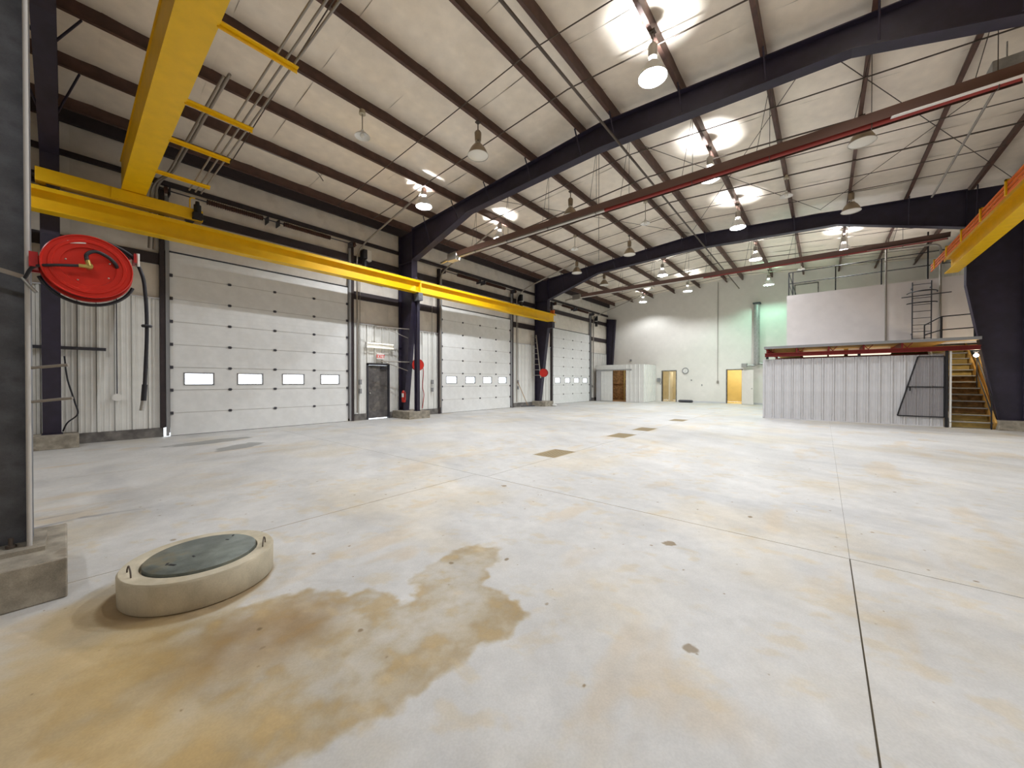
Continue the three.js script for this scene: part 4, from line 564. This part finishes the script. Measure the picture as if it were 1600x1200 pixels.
// ================================================================ HOSE REELS
{
  const t = thing('hose_reel', 'large red hose reel on the grey post with a black hose hanging down', 'hose reel'); const cx = -4.13, cy = 2.285, cz = -0.112;
  const disc = (R, prof) => lathe(prof, 48).rotateZ(-Math.PI / 2);
  const d1 = part(t, 'side_disc', disc(0.23, [[0, 0.0], [0.135, 0.0], [0.139, 0.012], [0.17, 0.014], [0.174, 0.02], [0.19, 0.02], [0.194, 0.013], [0.214, 0.013], [0.222, 0.022], [0.227, 0.016], [0.223, 0.008], [0, -0.004]]).translate(cx, cy, cz), M.red, 'glossy red dished disc');
  for (const a of [0.3, 1.6, 2.7, 3.7, 5.2]) part(d1, 'rivet', new THREE.SphereGeometry(0.006, 8, 6).translate(cx + 0.003, cy + 0.115 * Math.sin(a), cz + 0.115 * Math.cos(a)), M.alu);
  part(d1, 'sticker', flat([cx + 0.017, cy + 0.155, cz + 0.1], [cx + 0.017, cy + 0.175, cz + 0.015], 0.02, 0.002, [0, 1, 0]), M.white);
  part(t, 'side_disc', disc(0.23, [[0, 0.0], [0.228, 0.0], [0.236, 0.012], [0.23, 0.018], [0, 0.012]]).translate(cx - 0.14, cy, cz), M.red);
  part(t, 'drum', new THREE.CylinderGeometry(0.1, 0.1, 0.1, 28, 1, true).rotateZ(Math.PI / 2).translate(cx - 0.065, cy, cz), M.redDark);
  const coil = []; for (let i = 0; i < 170; i++) { const a = i / 170 * Math.PI * 2 * 9; coil.push([cx - 0.02 - 0.1 * (0.5 - 0.5 * Math.cos(i / 170 * Math.PI * 3)), cy + (0.135 + 0.065 * i / 170) * Math.sin(a), cz + (0.135 + 0.065 * i / 170) * Math.cos(a)]); } part(t, 'coiled_hose', hose(coil, 0.014, 500, 6), M.rubber);
  const lp = []; for (let i = 0; i <= 20; i++) { const a = -0.35 - i / 20 * 2.45; lp.push([cx - 0.08, cy - 0.012 + 0.252 * Math.sin(a), cz + 0.0 + 0.245 * Math.cos(a)]); } part(t, 'loose_loop', hose(lp, 0.011, 60, 8), M.rubber);
  part(t, 'inlet_hose', hose([[cx + 0.05, cy - 0.005, cz + 0.03], [cx + 0.05, cy - 0.015, cz + 0.08], [cx + 0.03, cy - 0.03, cz + 0.17], [cx - 0.02, cy - 0.05, cz + 0.25], [cx - 0.1, cy - 0.12, cz + 0.29]], 0.01, 40), M.rubber);
  part(t, 'outlet_hose', hose([[cx + 0.05, cy + 0.03, cz + 0.01], [cx + 0.052, cy + 0.08, cz + 0.012], [cx + 0.05, cy + 0.112, cz - 0.03], [cx + 0.045, cy + 0.09, cz - 0.09], [cx + 0.03, cy + 0.05, cz - 0.13], [cx - 0.01, cy + 0.02, cz - 0.145]], 0.012, 40), M.rubber);
  part(t, 'swivel', [bar([cx + 0.0, cy, cz], [cx + 0.06, cy, cz], 0.02, 12), bar([cx + 0.05, cy - 0.005, cz], [cx + 0.05, cy - 0.008, cz + 0.05], 0.014, 6), bar([cx + 0.05, cy, cz], [cx + 0.05, cy + 0.04, cz + 0.01], 0.014, 6)], M.brass, 'brass swivel fitting');
  part(t, 'mount_bracket', [bx(cx - 0.19, cx - 0.16, cy - 0.06, cy + 0.06, cz - 0.05, 0.16), bx(cx - 0.19, cx + 0.0, cy - 0.05, cy + 0.05, 0.12, 0.158), bar([cx - 0.17, cy, cz], [cx - 0.1, cy, cz], 0.03, 12)], M.redDark);
  part(t, 'guide_arm', [flat([cx - 0.17, cy, cz], [cx - 0.17, cy + 0.16, cz - 0.24], 0.05, 0.008, [1, 0, 0]), bx(cx - 0.17, cx - 0.03, cy + 0.1, cy + 0.17, cz - 0.25, cz - 0.235)], M.redDark); part(t, 'guide_roller', [bar([cx - 0.06, cy + 0.08, cz - 0.26], [cx - 0.06, cy + 0.18, cz - 0.26], 0.01, 10), bar([cx - 0.1, cy + 0.08, cz - 0.26], [cx - 0.1, cy + 0.18, cz - 0.26], 0.01, 10)], M.white);
  part(t, 'hanging_hose', hose([[cx - 0.08, cy + 0.225, cz - 0.0], [cx - 0.08, cy + 0.215, cz - 0.12], [cx - 0.08, cy + 0.15, cz - 0.23], [cx - 0.08, cy + 0.02, cz - 0.285], [cx - 0.08, cy - 0.14, cz - 0.303], [cx - 0.08, cy - 0.4, cz - 0.31], [cx - 0.08, cy - 0.7, cz - 0.302], [cx - 0.08, cy - 0.88, cz - 0.295]], 0.0125, 80), M.rubber);
  part(t, 'hose_stop', lathe([[0.0, -0.012], [0.03, -0.012], [0.034, 0], [0.03, 0.008], [0.0, 0.012]], 20).translate(cx - 0.08, cy - 0.385, cz - 0.31), M.rubber); part(t, 'hose_cuff', bar([cx - 0.08, cy - 0.86, cz - 0.296], [cx - 0.08, cy - 0.99, cz - 0.288], 0.017, 12), M.rubber); part(t, 'nozzle', bar([cx - 0.08, cy - 0.985, cz - 0.288], [cx - 0.08, cy - 1.07, cz - 0.277], 0.015, 12), M.galv, 'worn steel coupling');
  settle(t);
  const pg = (y, len, lab) => single('steel_peg', bar([-4.28, y - 0.005, 0.16], [-4.2, y + 0.02, 0.16 - len], 0.011, 8), M.conduit, lab, 'peg');
  pg(1.55, 0.17, 'thin steel peg sticking out of the grey post, the upper of two'); pg(1.31, 0.19, 'thin steel peg sticking out of the grey post, the lower of two');
  single('white_rag', [new THREE.SphereGeometry(0.12, 14, 8).scale(1.3, 0.55, 0.9).translate(-12.1, 0.065, -18.35)], M.white, 'crumpled white rag on the floor at the footing with the ladder', 'rag');
  single('flat_strap', [flat([-4.26, 2.28, 0.55], [-4.262, 2.17, 0.17], 0.03, 0.006, [0, 1, 0])], M.conduit, 'diagonal flat steel strap bolted across the grey post', 'strap');
  single('supply_hose', hose([[-4.235, 2.165, 0.19], [-4.22, 2.1, 0.15], [-4.22, 2.07, 0.13]], 0.01, 12), M.galv, 'short bent pipe end under the strap on the grey post', 'pipe');
  // small reels on the columns
  const small = (x, y, z, ry, hoseOn, lab) => { const s = thing('hose_reel', lab, 'hose reel'); part(s, 'side_disc', lathe([[0, 0], [0.2, 0.0], [0.235, 0.02], [0.24, 0.01], [0, -0.01]], 28).rotateX(Math.PI / 2).translate(0, 0, 0.08), M.red); part(s, 'side_disc', lathe([[0, 0], [0.23, 0.0], [0.24, 0.01], [0, 0.01]], 28).rotateX(Math.PI / 2).translate(0, 0, -0.08), M.redDark); part(s, 'drum', new THREE.CylinderGeometry(0.15, 0.15, 0.15, 20).rotateX(Math.PI / 2), M.rubber); part(s, 'bracket', [bx(-0.32, 0, -0.03, 0.03, -0.12, -0.09), bx(-0.02, 0.02, -0.02, 0.02, -0.12, -0.08)], M.redDark); if (hoseOn) part(s, 'hanging_hose', hose([[0.2, 0.05, 0], [0.24, -0.3, 0], [0.22, -0.9, -0.05], [0.27, -1.2, -0.05], [0.22, -1.78, -0.1]], 0.016, 50), M.redDark); s.position.set(x, y, z); s.rotation.y = ry; return s; };
  small(-12.66, 2.12, -9.16, 1.2, true, 'red hose reel with hanging red hose on the post beside the exit door'); small(-12.5, 1.95, -17.84, 0.2, false, 'small round red hose reel on the column with the ladder');
}

// ================================================================ MANHOLE
{
  const t = thing('manhole_ring', 'round precast concrete manhole ring with wire lifting loops standing on the floor', 'manhole'); const cx = -3.46, cz = -0.63, H = 0.2;
  { const rg = prep(lathe([[0.3, 0.003], [0.425, 0.003], [0.432, 0.012], [0.435, H - 0.015], [0.425, H], [0.35, H], [0.33, H - 0.006], [0.325, H - 0.03], [0.3, H - 0.03], [0.3, 0.003]], 72)); const uv = rg.attributes.uv; for (let i = 0; i < uv.count; i++) uv.setXY(i, uv.getX(i) * 2.4, uv.getY(i) * 0.8); rg.translate(cx, 0, cz); rg.userData.keepUV = true; part(t, 'ring', rg, M.ring); }
  for (const [a, w] of [[1.5, 0.06], [-1.1, 0.045]]) { const px = cx + 0.378 * Math.cos(a), pz = cz + 0.378 * Math.sin(a), tx = -Math.sin(a) * w, tz = Math.cos(a) * w; part(t, 'lifting_loop', pipe([[px - tx, H - 0.01, pz - tz], [px - tx * 0.9, H + 0.035, pz - tz * 0.9], [px + tx * 0.1, H + 0.062, pz + tz * 0.1], [px + tx * 0.9, H + 0.022, pz + tz * 0.9], [px + tx, H - 0.01, pz + tz]], 0.0045, 6, 0.02), M.rod, 'bent wire lifting loop'); }
  settle(t);
  const l = thing('manhole_cover', 'worn grey steel manhole cover lying in the concrete ring', 'cover');
  part(l, 'plate', lathe([[0, H + 0.004], [0, H + 0.018], [0.308, H + 0.018], [0.316, H + 0.012], [0.318, H - 0.005], [0.318, H - 0.028], [0.0, H - 0.02]], 64).translate(cx + 0.01, 0, cz), M.lid);
  for (const [dx, dz, w, d, r] of [[0.11, 0.18, 0.07, 0.018, 0.5], [0.07, 0.2, 0.05, 0.012, -0.4], [0.06, 0.06, 0.04, 0.01, 0.2], [-0.1, -0.17, 0.035, 0.01, 0.6], [-0.16, -0.22, 0.04, 0.012, -0.5]]) part(l, 'lid_slot', new THREE.BoxGeometry(w * 0.7, 0.003, d).rotateY(r).translate(cx + dx, H + 0.0185, cz + dz), M.black);
  settle(l);
}

// ================================================================ SMALL THINGS ALONG THE WALL
{
  const e = thing('fire_extinguisher', 'red fire extinguisher hanging on the column beside the exit door', 'extinguisher'); const x = -12.86, z = -8.64;
  part(e, 'cylinder', lathe([[0, 0.62], [0.07, 0.62], [0.078, 0.64], [0.078, 1.02], [0.05, 1.08], [0.025, 1.1], [0.0, 1.1]], 20).translate(x, 0, z), M.red); part(e, 'label', new THREE.CylinderGeometry(0.0795, 0.0795, 0.16, 20, 1, true, -0.6, 1.6).translate(x, 0.9, z), M.white); part(e, 'valve', [bar([x, 1.09, z], [x, 1.14, z], 0.022, 10), flat([x - 0.02, 1.15, z], [x + 0.1, 1.17, z], 0.02, 0.012)], M.black); part(e, 'discharge_hose', hose([[x + 0.03, 1.12, z], [x + 0.11, 1.06, z + 0.02], [x + 0.11, 0.85, z + 0.03], [x + 0.09, 0.72, z + 0.03]], 0.012, 24), M.black); part(e, 'wall_bracket', bx(x - 0.03, x + 0.03, 0.7, 1.0, -8.79, z - 0.078), M.steelDk); settle(e);
  single('warning_label', bx(-12.86, -12.82, 1.2, 1.72, -8.785, -8.78), M.white, 'narrow white and red label strip above the fire extinguisher', 'label');
  const arm = (y, lab) => { const t = thing('swing_arm', lab, 'arm'); part(t, 'bar', bar([-12.62, y, -8.78], [-12.9, y - 0.01, -7.5], 0.02, 8), M.conduit); part(t, 'strut', bar([-12.66, y - 0.35, -8.7], [-12.85, y - 0.02, -7.75], 0.014, 6), M.conduit); part(t, 'hinge', bx(-12.66, -12.58, y - 0.06, y + 0.06, -8.79, -8.74), M.steelDk); settle(t); };
  arm(3.52, 'grey swing arm on the exit door column, the upper one'); arm(2.22, 'grey swing arm on the exit door column, the lower one');
  for (const [zz, n, a] of [[-7.02, 2, 'beside the exit door'], [-10.35, 2, 'left of the second overhead door'], [-16.35, 2, 'right of the second overhead door'], [-25.25, 1, 'right of the third overhead door']]) { const t = thing('door_control', `push button boxes on a thin conduit ${a}`, 'control'); part(t, 'conduit', [bar([XL + 0.06, 1.2, zz], [XL + 0.06, 5.6, zz], 0.012, 6)], M.conduit); for (let i = 0; i < n; i++) part(t, 'button_box', rbx(XL + 0.03, XL + 0.11, 1.0 + i * 0.34, 1.18 + i * 0.34, zz - 0.045, zz + 0.045, 0.01), M.grey); settle(t); }
  for (const [zz, a] of [[-7.05, 'first'], [-16.3, 'second'], [-25.3, 'third']]) { const t = thing('door_operator', `motor unit driving the ${a} overhead door`, 'motor'); part(t, 'gearbox', rbx(XL + 0.12, XL + 0.4, 5.95, 6.3, zz - 0.1, zz + 0.06, 0.03), M.black); part(t, 'motor', new THREE.CylinderGeometry(0.09, 0.09, 0.35, 16).translate(XL + 0.3, 5.72, zz - 0.04), M.black); part(t, 'control_box', rbx(XL + 0.1, XL + 0.25, 5.95, 6.35, zz - 0.34, zz - 0.13, 0.01), M.white); settle(t); }
  const g = thing('vent_grille', 'dark louvred vent high on the wall above the exit door', 'vent'); part(g, 'frame', [bx(XL - 0.02, XL + 0.03, 5.2, 5.26, -8.0, -7.38), bx(XL - 0.02, XL + 0.03, 5.74, 5.8, -8.0, -7.38), bx(XL - 0.02, XL + 0.03, 5.2, 5.8, -8.0, -7.95), bx(XL - 0.02, XL + 0.03, 5.2, 5.8, -7.43, -7.38)], M.girt); part(g, 'backing', bx(XL - 0.03, XL - 0.02, 5.2, 5.8, -8.0, -7.38), M.black); for (let i = 0; i < 6; i++) part(g, 'slat', bx(XL - 0.015, XL + 0.02, 5.28 + i * 0.08, 5.3 + i * 0.08, -7.95, -7.43), M.spring); settle(g);
  const l = thing('ladder', 'aluminium ladder hung on the dark column past the second overhead door', 'ladder'); const lz = -17.93; const p0 = [-13.12, 4.2], p1 = [-12.78, 1.65]; part(l, 'rail', flat([p0[0], p0[1], lz], [p1[0], p1[1], lz], 0.03, 0.06), M.alu); part(l, 'rail', flat([p0[0] - 0.08, p0[1], lz + 0.33], [p1[0] - 0.4, p1[1], lz + 0.33], 0.03, 0.06), M.alu); for (let i = 0; i < 8; i++) { const f = 0.06 + i * 0.125; part(l, 'rung', bar([p0[0] + (p1[0] - p0[0]) * f, p0[1] + (p1[1] - p0[1]) * f, lz], [p0[0] - 0.08 - 0.0 + (p1[0] - 0.4 - p0[0] + 0.08) * f, p0[1] + (p1[1] - p0[1]) * f, lz + 0.33], 0.014, 8), M.alu); } settle(l);
  const s = thing('floor_squeegee', 'wide floor squeegee with long handle leaning beside the second overhead door', 'squeegee'); part(s, 'handle', bar([-12.95, 0.06, -16.9], [-13.18, 1.45, -16.25], 0.016, 8), M.wood); part(s, 'blade', [flat([-12.95, 0.06, -16.3], [-12.7, 0.06, -17.2], 0.06, 0.05, [0, 1, 0])], M.steelDk); settle(s);
  single('wall_bar', [bx(XL + 0.03, XL + 0.09, 2.18, 2.25, -0.62, 0.6)], M.steelDk, 'dark angle bar fixed level on the liner panels behind the hose reel', 'bar');
  const d = thing('wall_sensor', 'small round white sensor on a thin wire between hose reel and first door', 'sensor'); part(d, 'body', [new THREE.CylinderGeometry(0.085, 0.09, 0.06, 20).rotateZ(Math.PI / 2).translate(XL + 0.06, 1.06, -0.8)], M.white); part(d, 'wire', bar([XL + 0.04, 1.1, -0.8], [XL + 0.04, 3.55, -0.8], 0.01, 6), M.steelDk); settle(d);
  single('black_cable', hose([[-12.62, 2.0, 0.02], [-12.68, 1.5, -0.02], [-12.72, 1.0, -0.12], [-12.72, 0.72, -0.16], [-12.75, 0.55, -0.02], [-12.95, 0.35, 0.05]], 0.014, 40), M.rubber, 'black cable hanging down the dark column behind the hose reel', 'cable');
}
scene.traverse(o => { if (o.isMesh) sh(o); });
renderer.render(scene, camera);
